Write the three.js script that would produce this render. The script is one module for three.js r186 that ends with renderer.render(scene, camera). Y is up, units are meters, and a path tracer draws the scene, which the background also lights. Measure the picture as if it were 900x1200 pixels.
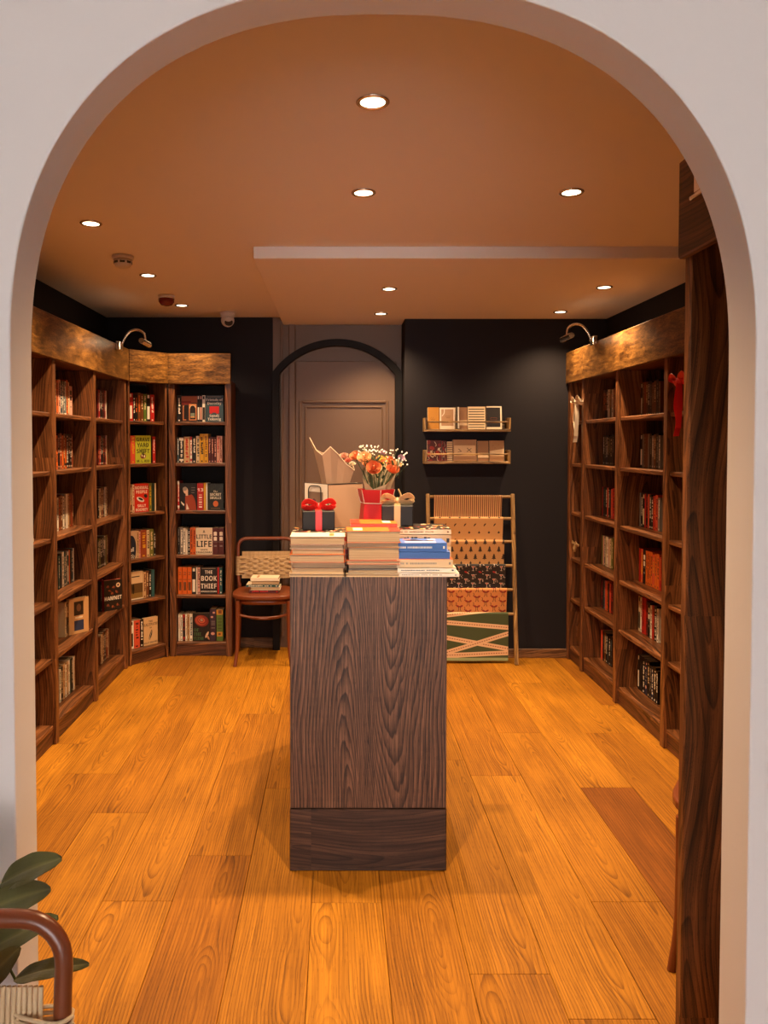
import * as THREE from 'three';
import { mergeGeometries } from 'three/addons/utils/BufferGeometryUtils.js';
import { RectAreaLightUniformsLib } from 'three/addons/lights/RectAreaLightUniformsLib.js';
RectAreaLightUniformsLib.init();

// ------------------------------------------------------------------ camera, sky, exposure
const renderer = new THREE.WebGLRenderer({ antialias: true });
renderer.toneMapping = THREE.LinearToneMapping;
renderer.toneMappingExposure = 1.0;
renderer.shadowMap.enabled = true;
const scene = new THREE.Scene();
const FOCAL = 900, PITCH = THREE.MathUtils.degToRad(1.7), EYE = 1.5;          // focal length in pixels of the 900 x 1200 frame
const camera = new THREE.PerspectiveCamera(2 * Math.atan(600 / FOCAL) * 180 / Math.PI, 0.75, 0.05, 60);
camera.position.set(0, EYE, 0);
camera.rotation.x = -PITCH;
const PX = 395, PY = 520 + FOCAL * Math.tan(PITCH);                           // where the lens axis meets the frame
camera.setViewOffset(900, 1200, 450 - PX, 600 - PY, 900, 1200);
scene.add(camera);
scene.background = new THREE.Color().setRGB(11, 10.6, 10.5);                  // overcast daylight outside the shop window
const WARM = new THREE.Color().setRGB(1.0, 0.66, 0.36);
const SPOT_POWER = 11.2, PICTURE_POWER = 15;

// pixel helpers: a pixel gives a direction, the depth comes from the wall, floor or thing it touches
function ray(x, y) {
  const u = (x - PX) / FOCAL, v = -(y - PY) / FOCAL, c = Math.cos(PITCH), s = Math.sin(PITCH);
  return [u, v * c - s, c + v * s];
}
function atDepth(x, y, d) { const r = ray(x, y), t = d / r[2]; return new THREE.Vector3(r[0] * t, EYE + r[1] * t, -d); }

// ------------------------------------------------------------------ helpers
const V = (x, y, z) => new THREE.Vector3(x, y, z);
function rng(seed) { let a = seed >>> 0; return () => { a = (a + 0x6D2B79F5) | 0; let t = Math.imul(a ^ (a >>> 15), 1 | a); t = (t + Math.imul(t ^ (t >>> 7), 61 | t)) ^ t; return ((t ^ (t >>> 14)) >>> 0) / 4294967296; }; }
const taken = new Map();
function numbered(name) { const n = taken.get(name) ?? 0; taken.set(name, n + 1); return n ? name + '_' + String(n).padStart(3, '0') : name; }
function shade(o) { o.traverse((m) => { if (m.isMesh) { m.castShadow = true; m.receiveShadow = true; } }); return o; }
function thing(name, label, category, pos = [0, 0, 0], turn = 0, group) {
  const o = new THREE.Group(); o.name = numbered(name); o.position.set(...pos); o.rotation.y = turn;
  o.userData = { label, category }; if (group) o.userData.group = group; scene.add(o); return o;
}
function structure(name, label, category, pos = [0, 0, 0]) { const o = thing(name, label, category, pos); o.userData.kind = 'structure'; return o; }
function part(parent, name, geometry, material, pos, rot, label) {
  const m = new THREE.Mesh(Array.isArray(geometry) ? merge(geometry) : geometry, material); m.name = name;
  if (pos) m.position.set(...pos); if (rot) m.rotation.set(...rot); if (label) m.userData.label = label;
  m.castShadow = m.receiveShadow = true; parent.add(m); return m;
}
function merge(list) {
  return mergeGeometries(list.map((g) => { let h = g.index ? g.toNonIndexed() : g; for (const k of Object.keys(h.attributes)) if (!['position', 'normal', 'uv'].includes(k)) { h = h.clone(); h.deleteAttribute(k); } h.morphAttributes = {}; return h; }));
}
const move = (g, x = 0, y = 0, z = 0, rx = 0, ry = 0, rz = 0) => { g.applyMatrix4(new THREE.Matrix4().compose(V(x, y, z), new THREE.Quaternion().setFromEuler(new THREE.Euler(rx, ry, rz)), V(1, 1, 1))); return g; };
// chamfered box, 44 triangles, uv in metres with v along the grain axis
function cbox(w, h, d, c = 0.002, grain = 'y', ou = 0, ov = 0) {
  const H = [w / 2, h / 2, d / 2]; c = Math.min(c, H[0] * 0.9, H[1] * 0.9, H[2] * 0.9);
  const pos = [], nor = [], uv = [], G = 'xyz'.indexOf(grain);
  const put = (p, n) => {
    pos.push(...p); nor.push(...n);
    const a = Math.abs(n[0]) > 0.71 ? 0 : Math.abs(n[1]) > 0.71 ? 1 : Math.abs(n[2]) > 0.71 ? 2 : (n[2] !== 0 ? 2 : 0);
    const r = [0, 1, 2].filter((k) => k !== a), v = r.includes(G) ? G : r[1], u = r[0] === v ? r[1] : r[0];
    uv.push(p[u] + ou + (a === 0 ? 0.37 : a === 1 ? 0.71 : 0), p[v] + ov);
  };
  const tri = (a, b, e) => {
    const A = V(...a), n = V(...b).sub(A).cross(V(...e).sub(A)).normalize(), m = V(a[0] + b[0] + e[0], a[1] + b[1] + e[1], a[2] + b[2] + e[2]);
    if (n.dot(m) < 0) { n.negate(); [b, e] = [e, b]; }
    for (const p of [a, b, e]) put(p, [n.x, n.y, n.z]);
  };
  const quad = (a, b, e, f) => { tri(a, b, e); tri(a, e, f); };
  const pt = (s, a) => s.map((k, i) => k * (i === a ? H[i] : H[i] - c));       // corner s, the copy lying on face axis a
  for (let a = 0; a < 3; a++) {
    const b = (a + 1) % 3, e = (a + 2) % 3;
    for (const s of [-1, 1]) {
      const q = [[-1, -1], [1, -1], [1, 1], [-1, 1]].map(([i, j]) => { const k = [0, 0, 0]; k[a] = s; k[b] = i; k[e] = j; return pt(k, a); });
      quad(...q);
      for (const t of [-1, 1]) {
        const k0 = [0, 0, 0], k1 = [0, 0, 0]; k0[a] = k1[a] = s; k0[b] = k1[b] = t; k0[e] = -1; k1[e] = 1;
        quad(pt(k0, a), pt(k1, a), pt(k1, b), pt(k0, b));
      }
    }
  }
  for (const x of [-1, 1]) for (const y of [-1, 1]) for (const z of [-1, 1]) tri(pt([x, y, z], 0), pt([x, y, z], 1), pt([x, y, z], 2));
  const g = new THREE.BufferGeometry();
  g.setAttribute('position', new THREE.Float32BufferAttribute(pos, 3)); g.setAttribute('normal', new THREE.Float32BufferAttribute(nor, 3)); g.setAttribute('uv', new THREE.Float32BufferAttribute(uv, 2));
  return g;
}
// box given by its corners in world terms: x0..x1, y0..y1, depth d0..d1 (z = -depth)
function slab(x0, x1, y0, y1, d0, d1, c = 0.002, grain = 'y', ou = 0, ov = 0) { return move(cbox(x1 - x0, y1 - y0, d1 - d0, c, grain, ou, ov), (x0 + x1) / 2, (y0 + y1) / 2, -(d0 + d1) / 2); }
function tube(points, radius, seg = 24, sides = 8, closed = false) { return new THREE.TubeGeometry(new THREE.CatmullRomCurve3(points, closed, 'centripetal'), seg, radius, sides, closed); }
function taper(points, radii, seg = 24, sides = 10) {                          // tube with changing radius and closed ends
  const cv = new THREE.CatmullRomCurve3(points, false, 'centripetal'), g = new THREE.TubeGeometry(cv, seg, 1, sides, false), p = g.attributes.position, q = V(0, 0, 0);
  for (let i = 0; i <= seg; i++) {
    const c = cv.getPointAt(i / seg), t = i / seg * (radii.length - 1), k = Math.min(radii.length - 2, Math.floor(t)), r = radii[k] + (radii[k + 1] - radii[k]) * (t - k);
    for (let j = 0; j <= sides; j++) { const n = i * (sides + 1) + j; q.fromBufferAttribute(p, n).sub(c).setLength(r).add(c); p.setXYZ(n, q.x, q.y, q.z); }
  }
  const caps = [0, 1].map((e) => { const c = new THREE.CircleGeometry(radii[e ? radii.length - 1 : 0], sides), d = cv.getTangentAt(e).multiplyScalar(e ? 1 : -1); c.applyQuaternion(new THREE.Quaternion().setFromUnitVectors(V(0, 0, 1), d)); const o = cv.getPointAt(e); c.translate(o.x, o.y, o.z); return c; });
  return merge([g, ...caps]);
}
const lathe = (pts, n = 32) => new THREE.LatheGeometry(pts.map((p) => new THREE.Vector2(...p)), n);
// cloth or paper ribbon: strip along a curve, width along the given direction, real thickness
function ribbon(points, width, across, thick = 0.0012, seg = 28, taperEnds = 0) {
  const cv = new THREE.CatmullRomCurve3(points, false, 'centripetal'), A = across.clone().normalize(), rows = [];
  for (let i = 0; i <= seg; i++) {
    const t = cv.getTangent(i / seg), a = A.clone().addScaledVector(t, -A.dot(t)).normalize(), n = t.clone().cross(a), c = cv.getPoint(i / seg);
    const w = width * (1 - taperEnds * Math.pow(Math.abs(2 * i / seg - 1), 2)) / 2;
    rows.push([[-1, 1], [1, 1], [1, -1], [-1, -1]].map(([s, k]) => c.clone().addScaledVector(a, s * w).addScaledVector(n, k * thick / 2)));
  }
  const pos = [], uv = [], q = (a, b, c, d, u) => { for (const p of [a, b, c, a, c, d]) pos.push(p.x, p.y, p.z); uv.push(...u); };
  for (let i = 0; i < seg; i++) for (let k = 0; k < 4; k++) { const l = (k + 1) % 4, v0 = i / seg, v1 = (i + 1) / seg; q(rows[i][k], rows[i + 1][k], rows[i + 1][l], rows[i][l], [0, v0, 0, v1, 1, v1, 0, v0, 1, v1, 1, v0]); }
  q(rows[0][0], rows[0][1], rows[0][2], rows[0][3], new Array(12).fill(0)); q(rows[seg][3], rows[seg][2], rows[seg][1], rows[seg][0], new Array(12).fill(1));
  const g = new THREE.BufferGeometry(); g.setAttribute('position', new THREE.Float32BufferAttribute(pos, 3)); g.setAttribute('uv', new THREE.Float32BufferAttribute(uv, 2)); g.computeVertexNormals(); return g;
}

// ------------------------------------------------------------------ procedural textures
function noiser(seed) {
  const r = rng(seed), T = new Float32Array(65536).map(() => r());
  const at = (x, y) => T[(Math.imul(x, 73856093) ^ Math.imul(y, 19349663)) & 65535];
  return (x, y) => { const i = Math.floor(x), j = Math.floor(y); let a = x - i, b = y - j; a = a * a * (3 - 2 * a); b = b * b * (3 - 2 * b); const p = at(i, j), q = at(i + 1, j), s = at(i, j + 1), t = at(i + 1, j + 1); return p + (q - p) * a + (s - p + (p - q - s + t) * a) * b; };
}
function dataTexture(w, h, fn, color = true) {
  const d = new Uint8Array(w * h * 4);
  for (let y = 0; y < h; y++) for (let x = 0; x < w; x++) { const c = fn(x, y), o = (y * w + x) * 4; d[o] = Math.max(0, Math.min(255, c[0])); d[o + 1] = Math.max(0, Math.min(255, c[1])); d[o + 2] = Math.max(0, Math.min(255, c[2])); d[o + 3] = 255; }
  const t = new THREE.DataTexture(d, w, h); t.magFilter = THREE.LinearFilter; t.minFilter = THREE.LinearMipmapLinearFilter; t.generateMipmaps = true; t.wrapS = t.wrapT = THREE.RepeatWrapping; if (color) t.colorSpace = THREE.SRGBColorSpace; t.needsUpdate = true; return t;
}
// growth rings cut by a board: cathedral figure where the cut nears the heart of the log
function grainAt(N, u, v, o) {
  const uc = o.uc + 0.05 * (N(v * 1.3 + o.s, 3.1 + o.s) - 0.5), k = o.k0 + o.slope * v + 0.03 * o.wob * (N(v * 2.1 + o.s, 7.7) - 0.5) + 0.012 * o.wob * (N(v * 7 + o.s, u * 9) - 0.5);
  const r = Math.hypot(u - uc, k) / o.ring + 0.35 * (N(u * 60 + o.s, v * 7) - 0.5);
  const f = r - Math.floor(r), line = Math.pow(f, 3.2) * (f > 0.94 ? (1 - f) / 0.06 : 1);
  const fibre = N(u * 900 + o.s * 9, v * 14), fibre2 = N(u * 260 + o.s * 5, v * 5), pore = N(u * 1500 + o.s, v * 28) > 0.86 ? 1 : 0;
  return { line, fibre, fibre2, pore };
}
// four oak floor boards side by side; each strip is one board of 0.229 x 1.47 m
const NA = noiser(11);
const OAK = [{ uc: 0.11, k0: -0.03, slope: 0.045, ring: 0.0085, wob: 1.5, s: 1 }, { uc: 0.19, k0: 0.01, slope: 0.03, ring: 0.008, wob: 2.2, s: 5 }, { uc: 0.06, k0: 0.05, slope: -0.06, ring: 0.009, wob: 1.8, s: 9 }, { uc: -0.12, k0: 0.02, slope: 0.02, ring: 0.01, wob: 1.2, s: 14 }];
const oakMap = dataTexture(1024, 2048, (x, y) => {
  const b = x >> 8, u = (x & 255) / 256 * 0.229, v = y / 2048 * 1.47, g = grainAt(NA, u, v, OAK[b]);
  const cloud = NA(u * 12 + b * 20, v * 4) - 0.5;
  const t = 1 - 0.27 * g.line * (0.3 + NA(u * 20, v * 6 + b * 9)) - 0.12 * g.fibre - 0.16 * g.fibre2 - 0.12 * g.pore + 0.11 * cloud;
  return [236 * t, 236 * Math.pow(t, 1.12), 236 * Math.pow(t, 1.3)];
});
// walnut, 1 m x 1 m, grain along v
const NB = noiser(23);
const walnutMap = dataTexture(1024, 1024, (x, y) => {
  const u = x / 1024, v = y / 1024, w = 0.02 * Math.sin(v * 6.283) , band = (u * 8) % 1, bi = Math.floor(u * 8);
  const g = grainAt(NB, band * 0.125 + w, v, { uc: 0.06 + 0.05 * Math.sin(bi * 2.3), k0: 0.03, slope: 0.0, ring: 0.011, wob: 1.2, s: bi * 3 });
  const streak = NB(u * 90 + 2 * Math.sin(v * 6.283), v * 2), t = 1.06 - 0.36 * g.line - 0.26 * g.fibre - 0.42 * streak - 0.18 * g.pore;
  return [250 * t, 250 * Math.pow(t, 1.1), 250 * Math.pow(t, 1.2)];
});
// header boards: fine mottled veneer, 1 m x 1 m, grain along v
const fasciaMap = dataTexture(1024, 1024, (x, y) => {
  const u = x / 512, v = y / 512, w = 3 * NB(v * 5, u * 3), a = NB(u * 46 + w, v * 6), b = NB(u * 150, v * 40), c = NB(u * 14, v * 9 + 4), e = NB(u * 240, v * 24) > 0.8 ? 1 : 0;
  const t = 1 - 0.3 * a - 0.25 * b - 0.22 * c - 0.14 * e; return [252 * t, 252 * Math.pow(t, 1.12), 252 * Math.pow(t, 1.3)];
});
// counter end panel 0.546 x 0.84 m: two cathedral figures side by side, one up and one down
const NC = noiser(37);
const panelMap = dataTexture(704, 1024, (x, y) => {
  const u = x / 704 * 0.546, v = y / 1024 * 0.84;
  const wob = 0.006 * (NC(u * 16, v * 5) - 0.5) + 0.02 * (NC(3.3, v * 3.1) - 0.5);
  const a = { uc: 0.2 + wob, k: 0.004 + 0.034 * v / 0.84 }, b = { uc: 0.352 + wob * 1.3, k: 0.036 * (1 - v / 0.84) + 0.004 };
  const ra = Math.hypot(u - a.uc, a.k * 2.2), rb = Math.hypot(u - b.uc, b.k * 2.2), mid = 0.276 + wob;
  let r = (u < mid ? ra : rb) / (0.0062 + 0.004 * Math.min(1, Math.abs(u - 0.276) * 4)) + 0.9 * (NC(u * 40, v * 4) - 0.5) + 0.25 * (NC(u * 140, v * 12) - 0.5);
  if (v > 0.84) r = 0;
  const f = r - Math.floor(r), line = Math.pow(f, 2) * (f > 0.9 ? (1 - f) / 0.1 : 1), fib = NC(u * 900, v * 20), fib2 = NC(u * 420, v * 9), pore = NC(u * 1300, v * 34) > 0.8 ? 1 : 0;
  const t = 1.06 - 0.5 * line - 0.26 * fib - 0.3 * fib2 - 0.2 * pore;
  return [250 * t, 250 * Math.pow(t, 1.08), 250 * Math.pow(t, 1.14)];
});
const NP = noiser(51);
const plasterBump = dataTexture(512, 512, (x, y) => { const v = 120 + 60 * (NP(x / 6, y / 6) - 0.5) + 70 * (NP(x / 40, y / 40) - 0.5) + 40 * (NP(x / 2, y / 2) - 0.5); return [v, v, v]; }, false);
const pagesMap = dataTexture(64, 256, (x, y) => { const t = 0.8 + 0.2 * NP(y * 0.9 + 3, x * 0.04) - 0.12 * (NP(y * 0.31, 5) > 0.7 ? 1 : 0); return [245 * t, 238 * t, 222 * t]; });
function canvas(w, h, draw, seedless) { const c = document.createElement('canvas'); c.width = w; c.height = h; const x = c.getContext('2d'); draw(x, w, h); const t = new THREE.CanvasTexture(c); t.colorSpace = THREE.SRGBColorSpace; t.anisotropy = 8; return t; }

// ------------------------------------------------------------------ materials
const std = (hex, rough = 0.6, extra = {}) => new THREE.MeshStandardMaterial({ color: hex, roughness: rough, ...extra });
const lin = (r, g, b, rough = 0.6, extra = {}) => new THREE.MeshStandardMaterial({ color: new THREE.Color().setRGB(r, g, b), roughness: rough, ...extra });
const M = {
  shopWhite: lin(0.72, 0.665, 0.635, 0.8, { bumpMap: plasterBump, bumpScale: 0.0006 }),
  darkWall: new THREE.MeshPhysicalMaterial({ color: new THREE.Color().setRGB(0.0165, 0.0145, 0.0175), roughness: 0.7, specularIntensity: 0.3, bumpMap: plasterBump, bumpScale: 0.0004 }),
  shopWall: lin(0.3, 0.28, 0.26, 0.85),
  ceiling: lin(0.8, 0.735, 0.68, 0.85),
  brownWall: lin(0.16, 0.095, 0.06, 0.55),
  blackPaint: new THREE.MeshPhysicalMaterial({ color: new THREE.Color().setRGB(0.009, 0.0075, 0.0075), roughness: 0.6, specularIntensity: 0.35 }),
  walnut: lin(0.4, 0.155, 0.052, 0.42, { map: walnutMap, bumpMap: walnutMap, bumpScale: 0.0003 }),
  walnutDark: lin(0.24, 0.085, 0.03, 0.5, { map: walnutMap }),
  fascia: lin(0.43, 0.215, 0.055, 0.36, { map: fasciaMap, bumpMap: fasciaMap, bumpScale: 0.0006 }),
  counter: lin(0.29, 0.148, 0.082, 0.5, { map: panelMap, bumpMap: panelMap, bumpScale: 0.0003 }),
  counterSide: lin(0.29, 0.148, 0.082, 0.5, { map: walnutMap }),
  plinth: lin(0.13, 0.066, 0.039, 0.5, { map: walnutMap }),
  skirting: lin(0.42, 0.2, 0.075, 0.5, { map: walnutMap }),
  bentwood: lin(0.17, 0.042, 0.014, 0.28),
  cane: lin(0.6, 0.42, 0.24, 0.8),
  steel: lin(0.75, 0.68, 0.6, 0.25, { metalness: 1 }),
  pine: lin(0.68, 0.42, 0.15, 0.5, { map: walnutMap }),
  plastic: lin(0.62, 0.56, 0.5, 0.4), darkPlastic: lin(0.02, 0.018, 0.017, 0.3), redLens: lin(0.16, 0.012, 0.01, 0.25),
  pages: lin(0.72, 0.55, 0.38, 0.9, { map: pagesMap }), 
  redRibbon: lin(0.62, 0.015, 0.012, 0.4, { side: THREE.DoubleSide }), goldRibbon: lin(0.5, 0.34, 0.16, 0.45, { side: THREE.DoubleSide }), creamRibbon: lin(0.78, 0.66, 0.5, 0.5, { side: THREE.DoubleSide }),
  giftBlack: new THREE.MeshPhysicalMaterial({ color: new THREE.Color().setRGB(0.012, 0.0105, 0.0105), roughness: 0.5, specularIntensity: 0.5 }), kraft: lin(0.36, 0.22, 0.135, 0.8, { side: THREE.DoubleSide }), bagWhite: lin(0.7, 0.62, 0.53, 0.7), red: lin(0.48, 0.012, 0.018, 0.45), black: lin(0.012, 0.011, 0.011, 0.5),
  leaf: lin(0.045, 0.055, 0.02, 0.35, { side: THREE.DoubleSide }), stem: lin(0.07, 0.09, 0.03, 0.6), terracotta: lin(0.34, 0.26, 0.2, 0.8), soil: lin(0.03, 0.02, 0.014, 1),
  glow: new THREE.MeshStandardMaterial({ color: 0xffffff, emissive: new THREE.Color().setRGB(1, 0.86, 0.62), emissiveIntensity: 6, roughness: 0.5 }),
};
let woodTick = 0;
const ou = () => ((woodTick++ * 0.618034) % 1) * 3, ov = () => ((woodTick * 0.754878) % 1) * 2;

// ------------------------------------------------------------------ room: distances along the view, z = -depth
const CEIL = 2.42, DROP = 2.365, LEFT = -1.677, RIGHT = 1.87, BACK = 5.62, BACK_R = 5.35, ARCH0 = 1.4, ARCH1 = 1.5, LCASE = -1.4, RCASE = 1.605;
{ // floor of separate boards
  const f = structure('floor', 'orange oak plank floor', 'floor');
  part(f, 'subfloor', slab(-2.3, 2.3, -0.08, -0.0135, -4.7, 5.72), M.walnutDark);
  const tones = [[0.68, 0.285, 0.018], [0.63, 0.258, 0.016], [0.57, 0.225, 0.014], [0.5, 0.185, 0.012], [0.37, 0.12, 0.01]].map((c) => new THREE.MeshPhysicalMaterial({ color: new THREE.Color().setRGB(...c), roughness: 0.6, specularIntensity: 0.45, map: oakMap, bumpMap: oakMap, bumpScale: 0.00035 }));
  const W = 0.229, L = 1.47, joints = [3.8, 3.45, 3.08, 2.477, 2.755, 3.3, 2.468, 3.02, 3.6, 3.43, 2.473, 3.31, 3.94, 2.9], r = rng(5), made = new Map();
  for (let lane = -5; lane < 18; lane++) {
    const x0 = -1.457 + W * lane, x1 = x0 + W, j = (joints[lane] ?? 2.4 + r() * 1.4) - 3 * L;
    const a = Math.max(x0, -2.3), b = Math.min(x1, 2.3); if (b - a < 0.02) continue;
    for (let k = -2; k < 7; k++) {
      const d0 = Math.max(-4.7, j + (k - 1) * L), d1 = Math.min(5.66, j + k * L); if (d1 - d0 < 0.03) continue;
      const inner = d0 > 1.45 || d1 > 1.6; if (!inner && Math.abs((a + b) / 2) > 2.25) continue;
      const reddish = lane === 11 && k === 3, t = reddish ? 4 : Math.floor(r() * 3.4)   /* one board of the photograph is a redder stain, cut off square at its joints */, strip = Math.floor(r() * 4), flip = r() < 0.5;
      const key = [strip, flip, (b - a).toFixed(3), (d1 - d0).toFixed(3)].join();
      if (!made.has(key)) {
        const g = cbox(b - a - 0.0012, 0.0135, d1 - d0 - 0.0012, 0.0012), p = g.attributes.position, u = g.attributes.uv;
        for (let i = 0; i < p.count; i++) { const q = p.getX(i) / W + 0.5, s = p.getZ(i) / L + 0.5; u.setXY(i, (strip + 0.02 + 0.96 * (flip ? 1 - q : q)) / 4, flip ? 1 - s : s); }
        made.set(key, g);
      }
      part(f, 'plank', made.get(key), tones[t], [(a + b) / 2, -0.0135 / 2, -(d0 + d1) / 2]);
    }
  }
}
{ // ceiling and lowered part
  const c = structure('ceiling', 'warm plain ceiling with a lowered section', 'ceiling');
  part(c, 'ceiling_board', slab(LEFT - 0.1, RIGHT + 0.1, CEIL, CEIL + 0.1, ARCH1, BACK + 0.1), M.ceiling);
  part(c, 'lowered_board', slab(-0.392, RIGHT, DROP, CEIL + 0.01, 3.615, BACK, 0.003), M.ceiling);
}
{ // inner walls
  part(structure('wall_left', 'dark charcoal wall above the long bookcase', 'wall'), 'wall_board', slab(LEFT - 0.1, LEFT, 0, CEIL, ARCH1, BACK + 0.1), M.darkWall);
  part(structure('wall_right', 'dark charcoal wall above the bow-hung bookcase', 'wall'), 'wall_board', slab(RIGHT, RIGHT + 0.1, 0, CEIL, ARCH1, BACK + 0.1), M.darkWall);
  const b = structure('wall_back', 'dark charcoal back wall around the brown door recess', 'wall');
  part(b, 'wall_board', slab(LEFT, -0.468, 0, CEIL, BACK, BACK + 0.1), M.darkWall);
  part(b, 'wall_board', slab(0.47, RIGHT, 0, DROP + 0.02, BACK_R, BACK + 0.1, 0.003), M.darkWall);
  part(b, 'brown_wall_board', slab(-0.468, 0.47, 0, CEIL, BACK, BACK + 0.1), M.brownWall);
  for (const [x, w, t] of [[-0.412, 0.022, 0.03], [-0.352, 0.05, 0.018]]) part(b, 'pilaster_strip', slab(x, x + w, 0.085, CEIL - 0.03, BACK - t, BACK, 0.006), M.brownWall);
  part(structure('baseboard_back_left', 'brown skirting board behind the chair', 'baseboard'), 'board', slab(-0.752, -0.47, 0, 0.075, BACK - 0.016, BACK, 0.003, 'x'), M.skirting);
  part(structure('baseboard_back_right', 'brown skirting board behind the wrapping paper rack', 'baseboard'), 'board', slab(0.472, RCASE + 0.01, 0, 0.064, BACK_R - 0.016, BACK_R, 0.003, 'x'), M.skirting);
}
{ // brown panelled door
  const d = structure('door_1', 'brown panelled door beneath a black arch', 'door');
  const D = BACK;
  part(d, 'leaf', slab(-0.3, 0.43, 0.005, 2.1, D - 0.022, D, 0.003), M.brownWall);
  const frame = (x0, x1, y0, y1, w, d0, d1) => [slab(x0, x0 + w, y0, y1, d0, d1, 0.006), slab(x1 - w, x1, y0, y1, d0, d1, 0.006), slab(x0 + w, x1 - w, y1 - w, y1, d0, d1, 0.006), slab(x0 + w, x1 - w, y0, y0 + w, d0, d1, 0.006)];
  part(d, 'moulding', frame(-0.275, 0.375, 0.95, 1.815, 0.02, D - 0.038, D - 0.022), M.brownWall);
  part(d, 'moulding', frame(-0.235, 0.335, 0.99, 1.772, 0.012, D - 0.032, D - 0.022), M.brownWall);
  part(d, 'moulding', frame(-0.275, 0.375, 0.14, 0.84, 0.02, D - 0.038, D - 0.022), M.brownWall);
  part(d, 'moulding', frame(-0.235, 0.335, 0.18, 0.8, 0.012, D - 0.032, D - 0.022), M.brownWall);
}
{ // black arch band standing before the door recess
  const t = structure('trim_1', 'black arched band before the brown door', 'arch trim');
  const xl = -0.467, xr = 0.4685, c = (xl + xr) / 2, half = (xr - xl) / 2, top = 2.2526, sag = 0.24, R = (half * half + sag * sag) / (2 * sag), w = 0.05, cy = top - R;
  const s = new THREE.Shape(), a0 = Math.asin(half / R), spring = top - sag;
  s.moveTo(xl, 0); s.lineTo(xl, spring);
  for (let i = 1; i <= 32; i++) { const a = -a0 + 2 * a0 * i / 32; s.lineTo(c + R * Math.sin(a), cy + R * Math.cos(a)); }
  s.lineTo(xr, 0); s.lineTo(xr - w, 0);
  const ri = R - w, ai = Math.asin((half - w) / ri);
  for (let i = 0; i <= 32; i++) { const a = ai - 2 * ai * i / 32; s.lineTo(c + ri * Math.sin(a), cy + ri * Math.cos(a)); }
  s.lineTo(xl + w, 0); s.closePath();
  part(t, 'band', new THREE.ExtrudeGeometry(s, { depth: 0.05, bevelEnabled: true, bevelSize: 0.002, bevelThickness: 0.002, bevelSegments: 1, bevelOffset: -0.002 }), M.blackPaint, [0, 0, -5.587]);
}
{ // white partition with the arched opening
  const w = structure('wall_front', 'white partition wall with a wide arched opening', 'wall');
  const s = new THREE.Shape(); s.moveTo(-2.3, 0); s.lineTo(-0.594, 0);
  const cx = 0.0835, a = 0.6775, cy = 1.655, b = 0.668, n = 2 / 2.36;
  for (let i = 0; i <= 96; i++) { const t = Math.PI - Math.PI * i / 96, co = Math.cos(t), si = Math.sin(t); s.lineTo(cx + a * Math.sign(co) * Math.pow(Math.abs(co), n), cy + b * Math.pow(Math.max(0, si), n)); }
  s.lineTo(0.761, 0); s.lineTo(2.3, 0); s.lineTo(2.3, 2.95); s.lineTo(-2.3, 2.95); s.closePath();
  part(w, 'arched_board', new THREE.ExtrudeGeometry(s, { depth: ARCH1 - ARCH0 - 0.006, bevelEnabled: true, bevelSize: 0.003, bevelThickness: 0.003, bevelSegments: 2, bevelOffset: -0.003 }), M.shopWhite, [0, 0, -ARCH1 + 0.003]);
}
{ // front room behind the camera, with its shop window
  const lw = structure('wall_shop_left', 'grey side wall of the front room', 'wall'); part(lw, 'wall_board', slab(-2.4, -2.3, 0, 2.95, -4.8, ARCH0 + 0.05), M.shopWall);
  const rw = structure('wall_shop_right', 'grey side wall of the front room opposite the plant', 'wall'); part(rw, 'wall_board', slab(2.3, 2.4, 0, 2.95, -4.8, ARCH0 + 0.05), M.shopWall);
  const cw = structure('ceiling_shop', 'grey ceiling of the front room', 'ceiling'); part(cw, 'ceiling_board', slab(-2.4, 2.4, 2.95, 3.05, -4.8, ARCH1 + 0.05), M.shopWall);
  const sw = structure('wall_street', 'grey street wall around the shop window', 'wall');
  part(sw, 'wall_board', [slab(-2.4, -1.7, 0, 2.95, -4.8, -4.7), slab(1.7, 2.4, 0, 2.95, -4.8, -4.7), slab(-1.7, 1.7, 0, 0.35, -4.8, -4.7), slab(-1.7, 1.7, 2.65, 2.95, -4.8, -4.7)], M.shopWall);
  const wn = structure('window_1', 'large shop window to the street', 'window');
  for (const x of [-1.7, -0.03, 1.64]) part(wn, 'mullion', slab(x, x + 0.06, 0.35, 2.65, -4.78, -4.72), M.blackPaint);
  part(wn, 'rail', slab(-1.64, 1.64, 0.35, 0.41, -4.78, -4.72), M.blackPaint); part(wn, 'rail', slab(-1.64, 1.64, 2.59, 2.65, -4.78, -4.72), M.blackPaint);
  const glass = new THREE.MeshPhysicalMaterial({ color: 0xffffff, transmission: 1, thickness: 0, roughness: 0, ior: 1.5 });
  for (const x of [-1.64, 0.03]) part(wn, 'pane', slab(x, x + 1.61, 0.41, 2.59, -4.753, -4.747, 0), glass);
}

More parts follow.
